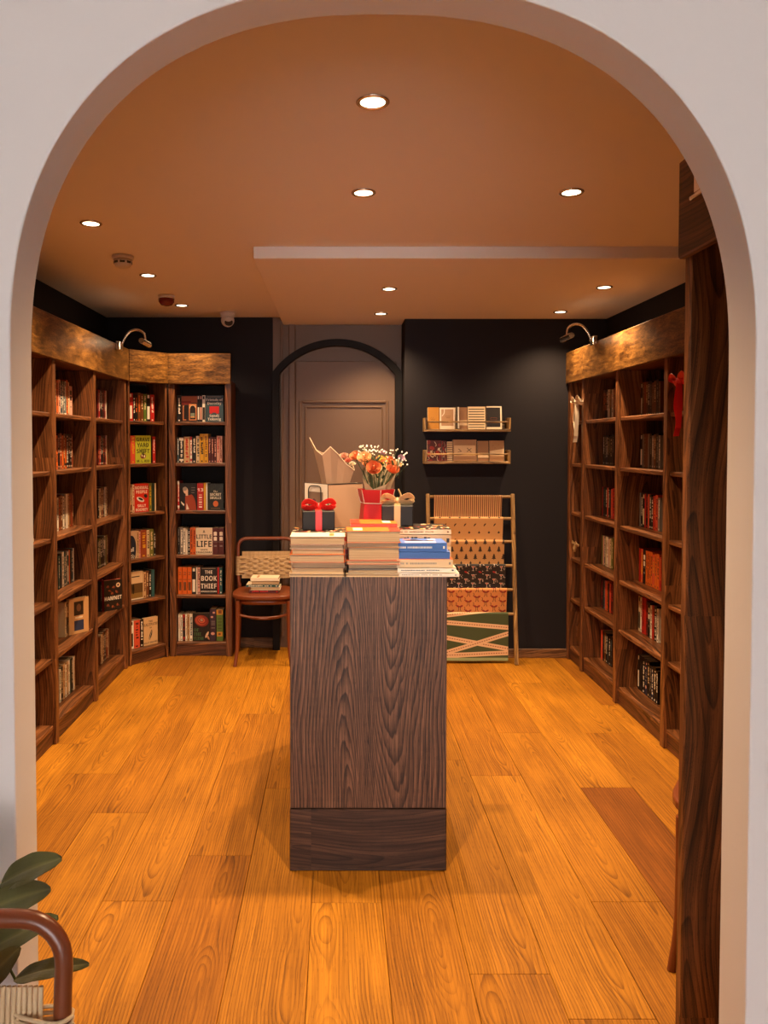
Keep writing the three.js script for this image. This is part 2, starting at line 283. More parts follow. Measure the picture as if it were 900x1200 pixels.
// ------------------------------------------------------------------ bookcases; local x along the face, z out of the face
const SHELF = [0.097, 0.432, 0.715, 1.03, 1.364, 1.653];
const shelfGeo = new Map();
function bookcase(name, label, pos, turn, stiles, depth, opt = {}) {
  const o = thing(name, label, 'bookcase', pos, turn, 'walnut bookcases'), T = opt.T ?? 0.044;
  const x0 = stiles[0] - T / 2, x1 = stiles.at(-1) + T / 2;
  for (const x of stiles) part(o, 'stile', cbox(T, 1.92, depth, 0.003, 'y', ou(), ov()), M.walnut, [x, 0.96, -depth / 2]);
  for (let i = 0; i + 1 < stiles.length; i++) {
    const a = stiles[i] + T / 2, b = stiles[i + 1] - T / 2, w = b - a, m = (a + b) / 2;
    for (const y of SHELF) part(o, 'shelf', cbox(w, 0.022, depth - 0.02, 0.003, 'x', ou(), ov()), M.walnut, [m, y - 0.011, -depth / 2 - 0.004]);
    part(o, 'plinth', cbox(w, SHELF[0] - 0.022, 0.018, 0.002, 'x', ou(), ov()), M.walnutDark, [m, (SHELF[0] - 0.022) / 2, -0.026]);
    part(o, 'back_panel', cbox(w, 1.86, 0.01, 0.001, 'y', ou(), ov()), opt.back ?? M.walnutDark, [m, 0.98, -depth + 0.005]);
  }
  const e0 = opt.e0 ?? 0, e1 = opt.e1 ?? 0, FL = x1 - x0 + e0 + e1, n = opt.fasciaPieces ?? 1;
  for (let k = 0; k < n; k++) part(o, 'fascia', cbox(FL / n - 0.0006, 0.212, 0.022, 0.003, 'x', ou(), ov()), M.fascia, [x0 - e0 + FL / n * (k + 0.5), 2.022, 0.007]);
  part(o, 'top_board', cbox(x1 - x0, 0.02, depth - 0.006, 0.002, 'x', ou(), ov()), M.walnut, [(x0 + x1) / 2, 1.93, -depth / 2 - 0.003]);
  return o;
}
const caseLeft = { d0: 2.55, stiles: [0, 0.64, 1.28, 1.917, 2.565].map((v) => v - 0.02) };
bookcase('bookcase', 'long walnut bookcase running into the angled corner bookcase', [LCASE, 0, -2.55], Math.PI / 2, caseLeft.stiles, 0.265, { fasciaPieces: 1 });
const AX = -1.395, AD = 5.13, BX = -1.184, BD = 5.366, aTurn = Math.atan2(BD - AD, BX - AX), aLen = Math.hypot(BD - AD, BX - AX);
bookcase('bookcase', 'narrow walnut bookcase set at an angle across the corner', [AX, 0, -AD], aTurn, [0.009, aLen - 0.009], 0.235, { back: M.blackPaint, T: 0.017, e1: -0.004 });
bookcase('bookcase', 'narrow walnut bookcase beside the bentwood chair against the back wall', [-1.18, 0, -5.375], 0, [0.023, 0.418], 0.235, { back: M.blackPaint });
const caseRight = { d0: 5.345, stiles: [0.022, 0.315, 0.93, 1.585, 2.22, 2.86] };
bookcase('bookcase', 'long walnut bookcase hung with ribbon bows', [RCASE, 0, -5.345], -Math.PI / 2, caseRight.stiles, 0.26);
{ // tall unit just inside the arch
  const o = thing('bookcase', 'tall reddish walnut end panel and header just inside the arch', 'bookcase', [0.85, 0, -1.875]);
  part(o, 'side_panel', cbox(0.36, 2.36, 0.032, 0.004, 'y', 0.2, 0.1), M.walnut, [0.18, 1.18, 0]);
  part(o, 'fascia', cbox(0.022, 0.235, 0.36, 0.004, 'z', 0.5, 0.3), M.walnutDark, [-0.006, 2.068, 0.162]);
  part(o, 'back_panel', cbox(0.016, 2.3, 0.32, 0.002, 'y', 0.9, 0.4), M.walnutDark, [0.352, 1.15, 0.178]);
  part(o, 'top_board', cbox(0.335, 0.02, 0.32, 0.002, 'z', 0.7, 0.2), M.walnut, [0.176, 2.2, 0.178]);
}

// ------------------------------------------------------------------ counter
const CD = 2.652, CT = 1.038;
{
  const o = thing('display_counter', 'tall walnut display counter with a dark plinth topped with books', 'counter', [0.109, 0, -CD]);
  const g = cbox(0.546, CT - 0.225, 0.018, 0.0015), u = g.attributes.uv, p = g.attributes.position;
  for (let i = 0; i < p.count; i++) u.setXY(i, (p.getX(i) + 0.273) / 0.546, (p.getY(i) + (CT - 0.225) / 2) / 0.842);
  part(o, 'end_panel', g, M.counter, [0, 0.225 + (CT - 0.225) / 2, -0.009]);
  part(o, 'plinth', cbox(0.55, 0.221, 1.22, 0.003, 'x', 0.1, 0.2), M.plinth, [0, 0.1105, -0.612]);
  for (const s of [-1, 1]) part(o, 'side_panel', cbox(0.018, CT - 0.245, 1.2, 0.002, 'y', 0.4 + s * 0.2, 0.1), M.counterSide, [s * 0.264, 0.225 + (CT - 0.245) / 2, -0.618]);
  part(o, 'end_panel', cbox(0.51, CT - 0.245, 0.018, 0.002, 'y', 0.6, 0.3), M.counterSide, [0, 0.225 + (CT - 0.245) / 2, -1.208]);
  part(o, 'counter_top', cbox(0.546, 0.02, 1.2, 0.002, 'z', 0.3, 0.5), M.counterSide, [0, CT - 0.01, -0.62]);
}

// ------------------------------------------------------------------ books: one printed atlas, each book its own thing
const INK = { black: '#1b1614', white: '#efe4d2', cream: '#dcc096', red: '#b5211a', orange: '#d9641c', yellow: '#d9a01f', olive: '#6e6a2a', green: '#56702c', dkgreen: '#26352a', teal: '#2d5a5c', grey: '#857c74', maroon: '#521a17', pink: '#d7a08c', brown: '#70401f', navy: '#1d2740', beige: '#c9a274', lime: '#b9bd33', coral: '#d24f33', slate: '#40525a', blue: '#255aa8', purple: '#352233', gold: '#c98a2c', rust: '#8f3f22' };
const WORD = { dkgreen: 'dark green', slate: 'slate blue' };
const covers = {};            // name -> draw(ctx, w, h)
const lines = (x, w, arr) => { for (const [t, y, size, fill, font, st] of arr) { x.fillStyle = fill; x.font = (st ?? 'bold') + ' ' + size + 'px ' + (font ?? 'sans-serif'); x.textAlign = 'center'; x.fillText(t, w / 2, y, w * 0.94); } };
const blob = (x, cx, cy, rx, ry, fill, rot = 0) => { x.fillStyle = fill; x.beginPath(); x.ellipse(cx, cy, rx, ry, rot, 0, 7); x.fill(); };
const fillAll = (x, w, h, c) => { x.fillStyle = c; x.fillRect(0, 0, w, h); };
covers.arches = (x, w, h) => { fillAll(x, w, h, '#3a1f14'); x.fillStyle = '#a5562f'; x.fillRect(0, 10, w, 70); x.fillStyle = '#8b2b18'; x.fillRect(0, 60, w * 0.6, 40); for (const [a, b, c, f] of [[20, 58, 110, '#c37a48'], [92, 182, 90, '#cd8550']]) { x.fillStyle = f; x.fillRect(a, c, b - a, h - c - 20); } for (const [cx, r, y, f] of [[56, 26, 130, '#1d120d'], [136, 34, 140, '#20150f']]) { x.fillStyle = f; x.beginPath(); x.arc(cx, y, r, Math.PI, 0); x.lineTo(cx + r, h - 30); x.lineTo(cx - r, h - 30); x.fill(); } x.strokeStyle = '#e2b98a'; x.lineWidth = 7; x.beginPath(); x.arc(136, 140, 34, Math.PI, -0.2); x.stroke(); x.fillStyle = '#7d8a76'; x.fillRect(112, 190, 48, 40); x.fillStyle = '#d9a263'; x.fillRect(112, 226, 48, 14); };
covers.friends = (x, w, h) => { fillAll(x, w, h, '#33474e'); lines(x, w, [['Friends of', 62, 34, '#efe6da', 'serif'], ['Dorothy', 100, 36, '#efe6da', 'serif'], ['Sandi', 232, 36, '#efe6da', 'serif'], ['Toksvig', 268, 36, '#efe6da', 'serif']]); x.fillStyle = '#c01d16'; x.fillRect(46, 120, 100, 66); blob(x, 62, 190, 16, 8, '#c01d16'); blob(x, 130, 190, 16, 8, '#c01d16'); x.fillStyle = '#9d8d7c'; x.fillRect(22, 16, w - 44, 5); };
covers.graveyard = (x, w, h) => { fillAll(x, w, h, '#b7bd36'); lines(x, w, [['GRAVE', 62, 52, '#1c1c12'], ['YARD', 120, 56, '#1c1c12'], ['SHIFT', 182, 58, '#1c1c12'], ['M. L. RIO', 274, 36, '#1c1c12']]); blob(x, 96, 212, 34, 26, '#7d3a2c'); blob(x, 84, 205, 8, 12, '#ece3c8'); blob(x, 112, 214, 8, 14, '#ece3c8'); x.strokeStyle = '#2a2a1a'; x.lineWidth = 3; for (let i = 0; i < 6; i++) { x.beginPath(); x.moveTo(20 + i * 30, 70); x.quadraticCurveTo(60 + i * 12, 150, 96, 210); x.stroke(); } };
covers.normal = (x, w, h) => { fillAll(x, w, h, '#c62a17'); lines(x, w, [['NORMAL', 58, 42, '#f0dfc8'], ['PEOPLE', 100, 42, '#f0dfc8'], ['SALLY', 236, 40, '#f0dfc8'], ['ROONEY', 276, 40, '#f0dfc8']]); blob(x, 80, 160, 52, 22, '#d8d0c2', 0.35); blob(x, 84, 156, 34, 11, '#2b2522', 0.35); blob(x, 150, 128, 24, 18, '#2b2522', 0.3); };
covers.sweater = (x, w, h) => { fillAll(x, w, h, '#1d1816'); x.fillStyle = '#9a3d1c'; x.beginPath(); x.moveTo(62, 140); x.lineTo(130, 120); x.quadraticCurveTo(176, 150, 182, 290); x.lineTo(60, 290); x.closePath(); x.fill(); blob(x, 66, 78, 26, 38, '#dab498', -0.25); x.fillStyle = '#dab498'; x.fillRect(66, 100, 26, 34); blob(x, 58, 62, 24, 20, '#8d8176', -0.2); x.fillStyle = '#e5d3bd'; x.beginPath(); x.moveTo(76, 210); x.lineTo(104, 276); x.lineTo(72, 282); x.fill(); x.fillStyle = '#e5d3bd'; x.beginPath(); x.moveTo(14, 190); x.lineTo(52, 224); x.lineTo(46, 244); x.lineTo(20, 214); x.fill(); x.fillStyle = '#6f6459'; for (const [a, b] of [[46, 44], [72, 40], [98, 34]]) x.fillRect(128, a, b, 7); };
covers.moon = (x, w, h) => { fillAll(x, w, h, '#1f231b'); lines(x, w, [['The', 96, 28, '#cdbfa0', 'serif'], ['SECRET', 132, 40, '#e5d9be'], ['SKULLS', 168, 40, '#e5d9be']]); blob(x, w / 2 + 2, 218, 32, 32, '#c8662a'); x.fillStyle = '#8d6b44'; x.fillRect(40, 264, 112, 5); x.fillStyle = '#33392b'; for (let i = 0; i < 12; i++) x.fillRect((i * 53) % w, (i * 37) % 80, 5, 26); };
covers.drop = (x, w, h) => { fillAll(x, w, h, '#c3a07c'); blob(x, 70, 190, 104, 140, '#1a2130', 0.1); x.strokeStyle = '#e6d6bd'; x.lineWidth = 7; for (let i = 0; i < 3; i++) { x.beginPath(); x.arc(70, 226, 70 - i * 20, 0.4, 3); x.stroke(); } lines(x, w, [['all', 214, 58, '#efe6da']]); };
covers.little = (x, w, h) => { fillAll(x, w, h, '#e3cfb2'); lines(x, w, [['A', 56, 40, '#1a1513'], ['LITTLE', 118, 60, '#1a1513'], ['LIFE', 206, 92, '#1a1513'], ['HANYA', 244, 24, '#1a1513'], ['YANAGIHARA', 274, 28, '#1a1513']]); };
covers.photo = (x, w, h) => { fillAll(x, w, h, '#d9b88c'); x.fillStyle = '#2a211a'; x.fillRect(46, 48, 100, 10); x.fillStyle = '#5d4322'; x.fillRect(6, 122, w - 12, 150); x.fillStyle = '#8a6a33'; x.fillRect(6, 220, w - 12, 52); blob(x, 66, 178, 14, 50, '#1a120c'); blob(x, 66, 136, 9, 11, '#1a120c'); x.fillStyle = '#ece0ca'; x.fillRect(0, 276, w, 12); };
covers.thief = (x, w, h) => { fillAll(x, w, h, '#1b1513'); x.fillStyle = '#b8a78f'; x.fillRect(20, 14, w - 40, 5); lines(x, w, [['THE', 72, 48, '#efe4d2'], ['BOOK', 146, 72, '#efe4d2'], ['THIEF', 226, 72, '#efe4d2'], ['MARKUS ZUSAK', 266, 24, '#efe4d2']]); };
covers.feather = (x, w, h) => { fillAll(x, w, h, '#d2ab7b'); lines(x, w, [['THE', 52, 26, '#2b1b12', 'serif'], ['SALTPATH', 88, 36, '#2b1b12', 'serif'], ['to', 116, 26, '#2b1b12', 'serif'], ['SALLY BROOKS', 270, 26, '#2b1b12', 'serif']]); x.fillStyle = '#2b1b12'; x.beginPath(); x.moveTo(110, 130); x.quadraticCurveTo(130, 180, 72, 244); x.quadraticCurveTo(70, 180, 110, 130); x.fill(); x.strokeStyle = '#ead3b0'; x.lineWidth = 5; x.beginPath(); x.moveTo(106, 146); x.lineTo(74, 240); x.stroke(); };
covers.rose = (x, w, h) => { fillAll(x, w, h, '#17130f'); for (const [cx, cy, r, c] of [[100, 82, 78, '#7d2617'], [92, 80, 62, '#b24a2c'], [104, 78, 50, '#7d2617'], [100, 76, 38, '#c4603c'], [98, 74, 24, '#7d2617'], [100, 74, 13, '#e8d3b4'], [100, 74, 7, '#17130f']]) blob(x, cx, cy, r, r * 0.74, c, 0.2); x.fillStyle = '#4f7a4c'; x.textAlign = 'left'; x.font = 'bold 44px serif'; x.fillText('OF', 12, 190, 60); x.fillText('THE', 12, 232, 86); x.fillText('FLESH', 12, 276, 110); blob(x, 160, 222, 12, 36, '#d9bb98', 0.5); blob(x, 172, 250, 10, 28, '#b9825f', -0.6); };
covers.hamnet = (x, w, h) => { fillAll(x, w, h, '#191413'); lines(x, w, [['HAMNET', 190, 50, '#efe4d2']]); blob(x, 150, 56, 22, 22, '#d9b892'); blob(x, 150, 56, 9, 9, '#191413'); for (const [a, b] of [[40, 60], [60, 100], [100, 70], [84, 126], [130, 116], [40, 232], [90, 250], [140, 238]]) { blob(x, a, b, 14, 8, '#8a4a2a', a); blob(x, a + 12, b + 6, 6, 12, '#6e2b1c', b); } };
covers.castle = (x, w, h) => { fillAll(x, w, h, '#c79a68'); x.fillStyle = '#2c211c'; x.fillRect(50, 30, 90, 110); x.fillStyle = '#243457'; x.fillRect(52, 180, 90, 80); x.fillStyle = '#e6d6bd'; x.fillRect(62, 150, 70, 14); blob(x, 96, 80, 22, 30, '#7d5a42'); };
covers.blueart = (x, w, h) => { fillAll(x, w, h, '#4a6fc0'); x.fillStyle = '#c9b8d8'; x.fillRect(14, 60, 60, 170); x.fillStyle = '#1c2440'; x.beginPath(); x.moveTo(90, 60); x.lineTo(170, 120); x.lineTo(100, 170); x.lineTo(160, 240); x.lineTo(80, 220); x.fill(); x.fillStyle = '#c8683a'; x.fillRect(130, 60, 40, 40); x.fillStyle = '#e7d9e2'; x.fillRect(120, 200, 50, 40); };
covers.flame = (x, w, h) => { fillAll(x, w, h, '#d85a1c'); blob(x, 60, 120, 60, 90, '#b9321a'); x.fillStyle = '#efe0c4'; for (let i = 0; i < 6; i++) x.fillRect(110 + i * 14, 180, 7, 90); blob(x, 150, 70, 36, 30, '#e39a3e'); };
covers.ochre = (x, w, h) => { fillAll(x, w, h, '#e3d4b8'); x.fillStyle = '#3c2a1c'; x.beginPath(); x.moveTo(0, 120); x.quadraticCurveTo(100, 60, w, 160); x.lineTo(w, 190); x.quadraticCurveTo(90, 110, 0, 160); x.fill(); blob(x, 140, 90, 40, 30, '#d79c2e'); };
covers.mosaic = (x, w, h) => { fillAll(x, w, h, '#1c1613'); const r = rng(8); for (let i = 0; i < 60; i++) { x.fillStyle = ['#e7d6ba', '#a2291c', '#cfa45c'][i % 3]; x.save(); x.translate(r() * w, r() * h); x.rotate(r() * 3); x.fillRect(-10, -5, 20, 10); x.restore(); } };
covers.orangeart = (x, w, h) => { fillAll(x, w, h, '#dd6a22'); x.fillStyle = '#b9301c'; x.fillRect(0, 0, w, 60); x.fillStyle = '#f0e2c8'; x.fillRect(40, 200, 110, 50); };
covers.plain = (x, w, h) => { fillAll(x, w, h, '#e2d3ba'); x.fillStyle = '#a8794a'; x.fillRect(30, 60, 130, 24); };
const ATLAS = 2048, CW = 192, CH = 288, SW = 32, SH = 200, spineCells = [], coverCells = Object.keys(covers);
const atlasCanvas = document.createElement('canvas'); atlasCanvas.width = atlasCanvas.height = ATLAS; const actx = atlasCanvas.getContext('2d');
coverCells.forEach((k, i) => { actx.save(); actx.translate((i % 10) * CW, Math.floor(i / 10) * CH); actx.beginPath(); actx.rect(0, 0, CW, CH); actx.clip(); covers[k](actx, CW, CH); actx.restore(); });
const SPINE_TOP = 2 * CH + 4;
function drawSpine(i, bg, fg, style) {
  const x0 = (i % 64) * SW, y0 = SPINE_TOP + Math.floor(i / 64) * SH, r = rng(i * 7 + 3), x = actx; x.fillStyle = INK[bg] ?? bg; x.fillRect(x0, y0, SW, SH); x.fillStyle = INK[fg] ?? fg;
  if (style === 'num') { x.save(); x.translate(x0 + 16, y0 + 60); x.font = 'bold 30px serif'; x.textAlign = 'center'; x.fillText('2', 0, 0); x.restore(); x.fillRect(x0 + 6, y0 + 90, 20, 4); x.fillRect(x0 + 8, y0 + 110, 16, 60); return; }
  if (style === '13') { x.font = 'bold 30px sans-serif'; x.textAlign = 'center'; x.fillText('13', x0 + 16, y0 + 62, 30); for (let k = 0; k < 6; k++) { x.fillStyle = k % 2 ? INK.white : INK.pink; x.fillRect(x0 + 9, y0 + 84 + k * 17, 14, 9); } return; }
  if (style === 'dots') { x.fillStyle = INK.pink; for (const [a, b, q] of [[20, 26, 6], [11, 52, 6], [15, 152, 9]]) { x.beginPath(); x.arc(x0 + a, y0 + b, q, 0, 7); x.fill(); } x.fillStyle = INK.grey; for (const b of [76, 86, 96, 116]) x.fillRect(x0 + 8, y0 + b, 17, 4); return; }
  if (style === 'emblem') { x.fillStyle = INK.gold; x.fillRect(x0, y0, SW, 34); x.fillRect(x0 + 4, y0 + 140, 24, 28); x.fillStyle = INK.brown; x.fillRect(x0 + 10, y0 + 6, 14, 22); x.fillRect(x0 + 10, y0 + 148, 10, 12); x.fillStyle = '#3f4a1e'; for (const b of [56, 76, 96, 116]) x.fillRect(x0 + 8, y0 + b, 16, 6); return; }
  if (style === 'motif') { for (const b of [40, 76]) { x.beginPath(); x.arc(x0 + 16, y0 + b, 9, 0, 7); x.fill(); x.fillRect(x0 + 8, y0 + b + 6, 16, 14); } x.fillStyle = INK.grey; x.fillRect(x0 + 2, y0 + 104, 28, 3); x.fillRect(x0 + 9, y0 + 130, 14, 10); return; }
  if (style === 'band') { x.fillRect(x0, y0, SW, 26); x.fillRect(x0, y0 + SH - 34, SW, 14); }
  if (style === 'block') { x.fillRect(x0 + 6, y0 + 90, 20, 90); x.fillRect(x0 + 8, y0 + 10, 16, 22); return; }
  if (style === 'fine') { let y = y0 + 16; while (y < y0 + SH - 60) { const l = 1.5 + r() * 2; x.fillRect(x0 + 13, y, 6, l); y += l + 1.4 + (r() < 0.16 ? 5 : 0); } x.fillRect(x0 + 12, y0 + SH - 18, 8, 6); return; }
  if (style === 'bare') return;
  let y = y0 + 14 + r() * 14; const end = y0 + SH * (0.55 + r() * 0.25);                                     // worn strokes of upright lettering, too small to read
  while (y < end) { const l = 4 + r() * 9; x.fillRect(x0 + 10 + r() * 3, y, 8 + r() * 6, l); y += l + 2 + (r() < 0.2 ? 8 : 0); }
  x.fillRect(x0 + 11, y0 + SH - 20, 10, 10);
}
const bookMat = new THREE.MeshStandardMaterial({ roughness: 0.42 });
let spineCount = 0; const coverUsed = {};
// spine looks towards +z, front cover towards +x, origin under the middle of the spine
function bookGeometry(t, h, d, bg, fg, style, cover) {
  const i = spineCount++; drawSpine(i, bg, fg, style);
  const sx = ((i % 64) * SW) / ATLAS, sy = (SPINE_TOP + Math.floor(i / 64) * SH) / ATLAS, sw = SW / ATLAS, sh = SH / ATLAS, ci = coverCells.indexOf(cover);
  const make = (w, hh, dd, x, y, z, kind) => {
    const g = new THREE.BoxGeometry(w, hh, dd), p = g.attributes.position, n = g.attributes.normal, u = g.attributes.uv;
    for (let k = 0; k < p.count; k++) {
      if (kind === 's' && n.getZ(k) > 0.5) u.setXY(k, sx + sw * (0.06 + 0.88 * (p.getX(k) / w + 0.5)), 1 - sy - sh * (0.02 + 0.96 * (0.5 - p.getY(k) / hh)));
      else if (kind === 'f' && n.getX(k) > 0.5 && ci >= 0) u.setXY(k, ((ci % 10) + 0.01 + 0.98 * (0.5 - p.getZ(k) / dd)) * CW / ATLAS, 1 - (Math.floor(ci / 10) + 0.01 + 0.98 * (0.5 - p.getY(k) / hh)) * CH / ATLAS);
      else u.setXY(k, sx + sw * 0.06, 1 - sy - sh * 0.985);
    }
    return g.translate(x, y, z);
  };
  const b = 0.0012;
  return [merge([make(t, h, b * 1.3, 0, h / 2, -b * 0.65, 's'), make(b, h, d, t / 2 - b / 2, h / 2, -d / 2, 'f'), make(b, h, d, -t / 2 + b / 2, h / 2, -d / 2, 'b')]),
    move(pageBlock(t - 2 * b, h - 0.006, d - 0.005), 0, h / 2, -d / 2)];
}
function pageBlock(w, h, d) {
  const g = new THREE.BoxGeometry(w, h, d), n = g.attributes.normal, p = g.attributes.position, u = g.attributes.uv;
  for (let k = 0; k < p.count; k++) u.setXY(k, (Math.abs(n.getZ(k)) > 0.5 ? p.getY(k) : p.getZ(k)) * 4 + 0.5, p.getX(k) / 0.05 + h * 7);
  return g;
}
function book(label, t, h, d, bg, fg, style, cover, group) {
  const o = thing('book', label, 'book', [0, 0, 0], 0, group), [c, p] = bookGeometry(t, h, d, bg, fg, style, cover);
  part(o, 'cover', c, bookMat); part(o, 'pages', p, M.pages); return o;
}
const ORD = ['first', 'second', 'third', 'fourth', 'fifth', 'sixth', 'seventh', 'eighth', 'ninth', 'tenth', 'eleventh', 'twelfth', 'thirteenth', 'fourteenth'];
const UPW = ['bottom', 'second', 'third', 'fourth', 'fifth', 'top'];
// place a row of books on a shelf of a bookcase frame {pos, turn}; rows run along local x
function shelfRow(frame, level, x0, zFront, row, say) {
  let x = x0; const c = Math.cos(frame.turn), s = Math.sin(frame.turn), n = row.length;
  row.forEach((q, i) => {
    const [w, bg, fg, style, h = 0.187, cover, extra] = q, faced = !!cover, label = say(i, n, WORD[bg] ?? bg, faced, extra);
    const thick = faced ? 0.02 : w, o = book(label, thick, h, faced ? w : 0.128, bg, fg, style, cover, frame.group);
    let lx = x + w / 2, lz = zFront, ry = frame.turn;
    if (faced) { ry -= Math.PI / 2; lx = x; lz = zFront - thick / 2; }
    o.position.set(frame.pos[0] + lx * c + lz * s, SHELF[level] + 0.0008, frame.pos[2] - lx * s + lz * c); o.rotation.y = ry;
    x += w + 0.0012;
  });
  return x;
}
const U = 0.00093, sp = (a, b) => (b - a) * U;
{ // bookcase beside the chair: rows run from the corner to the chair
  const F = { pos: [-1.18, 0, -5.375], turn: 0, group: 'books in the chair-side bookcase' };
  const say = (lv) => (i, n, col, faced, extra) => extra ? extra + ', ' + UPW[lv] + ' shelf of the chair-side bookcase' : (faced ? 'face-out ' : '') + col + ' book on ' + UPW[lv] + ' shelf of chair-side bookcase, ' + ORD[n - 1 - i] + ' from chair end';
  const rows = {
    5: [[sp(435, 468), 'black', 'white', 'p'], [sp(468, 588), 'rust', 'cream', 'p', 0.185, 'arches', 'face-out book showing terracotta arches'], [sp(590, 606), 'black', 'white', 'block'], [sp(608, 627), 'black', 'pink', 'block'], [sp(630, 651), 'white', 'black', 'block'], [sp(656, 792), 'slate', 'white', 'p', 0.187, 'friends', 'face-out slate book with white lettering and a red picture']],
    4: [[sp(432, 446), 'slate', 'white', 'p', 0.18], [sp(446, 480), 'black', 'white', 'band', 0.178], [sp(481, 527), 'beige', 'red', 'p', 0.185], [sp(530, 546), 'white', 'red', 'band', 0.185], [sp(549, 576), 'black', 'white', 'p', 0.185], [sp(580, 607), 'cream', 'black', 'p', 0.19], [sp(610, 641), 'yellow', 'black', 'p', 0.205], [sp(645, 676), 'yellow', 'brown', 'p', 0.205], [sp(680, 700), 'maroon', 'pink', 'p', 0.185], [sp(702, 722), 'maroon', 'pink', 'p', 0.183], [sp(724, 744), 'maroon', 'pink', 'p', 0.183], [sp(746, 766), 'pink', 'red', 'p', 0.192], [sp(768, 789), 'pink', 'maroon', 'p', 0.19]],
    3: [[sp(436, 452), 'red', 'white', 'band', 0.205], [sp(458, 590), 'black', 'white', 'p', 0.19, 'sweater', 'face-out black book with a figure in a rust sweater'], [sp(592, 640), 'red', 'white', '13', 0.19], [sp(643, 659), 'yellow', 'brown', 'bare', 0.192], [sp(660, 672), 'white', 'red', 'bare', 0.19], [sp(678, 796), 'dkgreen', 'cream', 'p', 0.187, 'moon', 'face-out dark green book with an orange disc']],
    2: [[sp(440, 456), 'black', 'grey', 'p', 0.19], [sp(457, 480), 'grey', 'white', 'p', 0.19], [sp(482, 499), 'white', 'black', 'p', 0.185], [sp(500, 515), 'white', 'black', 'bare', 0.175], [sp(516, 534), 'black', 'white', 'p', 0.178], [sp(536, 555), 'orange', 'maroon', 'p', 0.19], [sp(556, 576), 'orange', 'maroon', 'p', 0.19], [sp(579, 706), 'white', 'black', 'p', 0.188, 'little', 'face-out cream book with heavy black lettering'], [sp(709, 752), 'maroon', 'white', 'motif', 0.188], [sp(754, 797), 'maroon', 'white', 'motif', 0.188]],
    1: [[sp(442, 476), 'orange', 'brown', 'num', 0.192], [sp(481, 516), 'orange', 'brown', 'num', 0.192], [sp(520, 554), 'orange', 'brown', 'num', 0.192], [sp(560, 590), 'black', 'white', 'block', 0.19], [sp(591, 601), 'white', 'black', 'bare', 0.19], [sp(603, 623), 'pink', 'black', 'p', 0.19], [sp(627, 756), 'black', 'white', 'p', 0.192, 'thief', 'face-out black book with tall white lettering'], [sp(758, 772), 'red', 'maroon', 'bare', 0.19], [sp(776, 798), 'teal', 'white', 'p', 0.188]],
    0: [[sp(445, 459), 'white', 'pink', 'p', 0.187], [sp(462, 481), 'white', 'grey', 'p', 0.185], [sp(483, 499), 'black', 'red', 'band', 0.19], [sp(501, 517), 'white', 'beige', 'p', 0.19], [sp(519, 534), 'beige', 'brown', 'p', 0.19], [sp(536, 559), 'white', 'slate', 'p', 0.19], [sp(562, 692), 'black', 'green', 'p', 0.2, 'rose', 'face-out black book with a large red rose'], [sp(695, 743), 'purple', 'pink', 'dots', 0.228], [sp(746, 798), 'green', 'gold', 'emblem', 0.222]],
  };
  for (const lv in rows) shelfRow(F, +lv, 0.0505, -0.05, rows[lv], say(+lv));
}
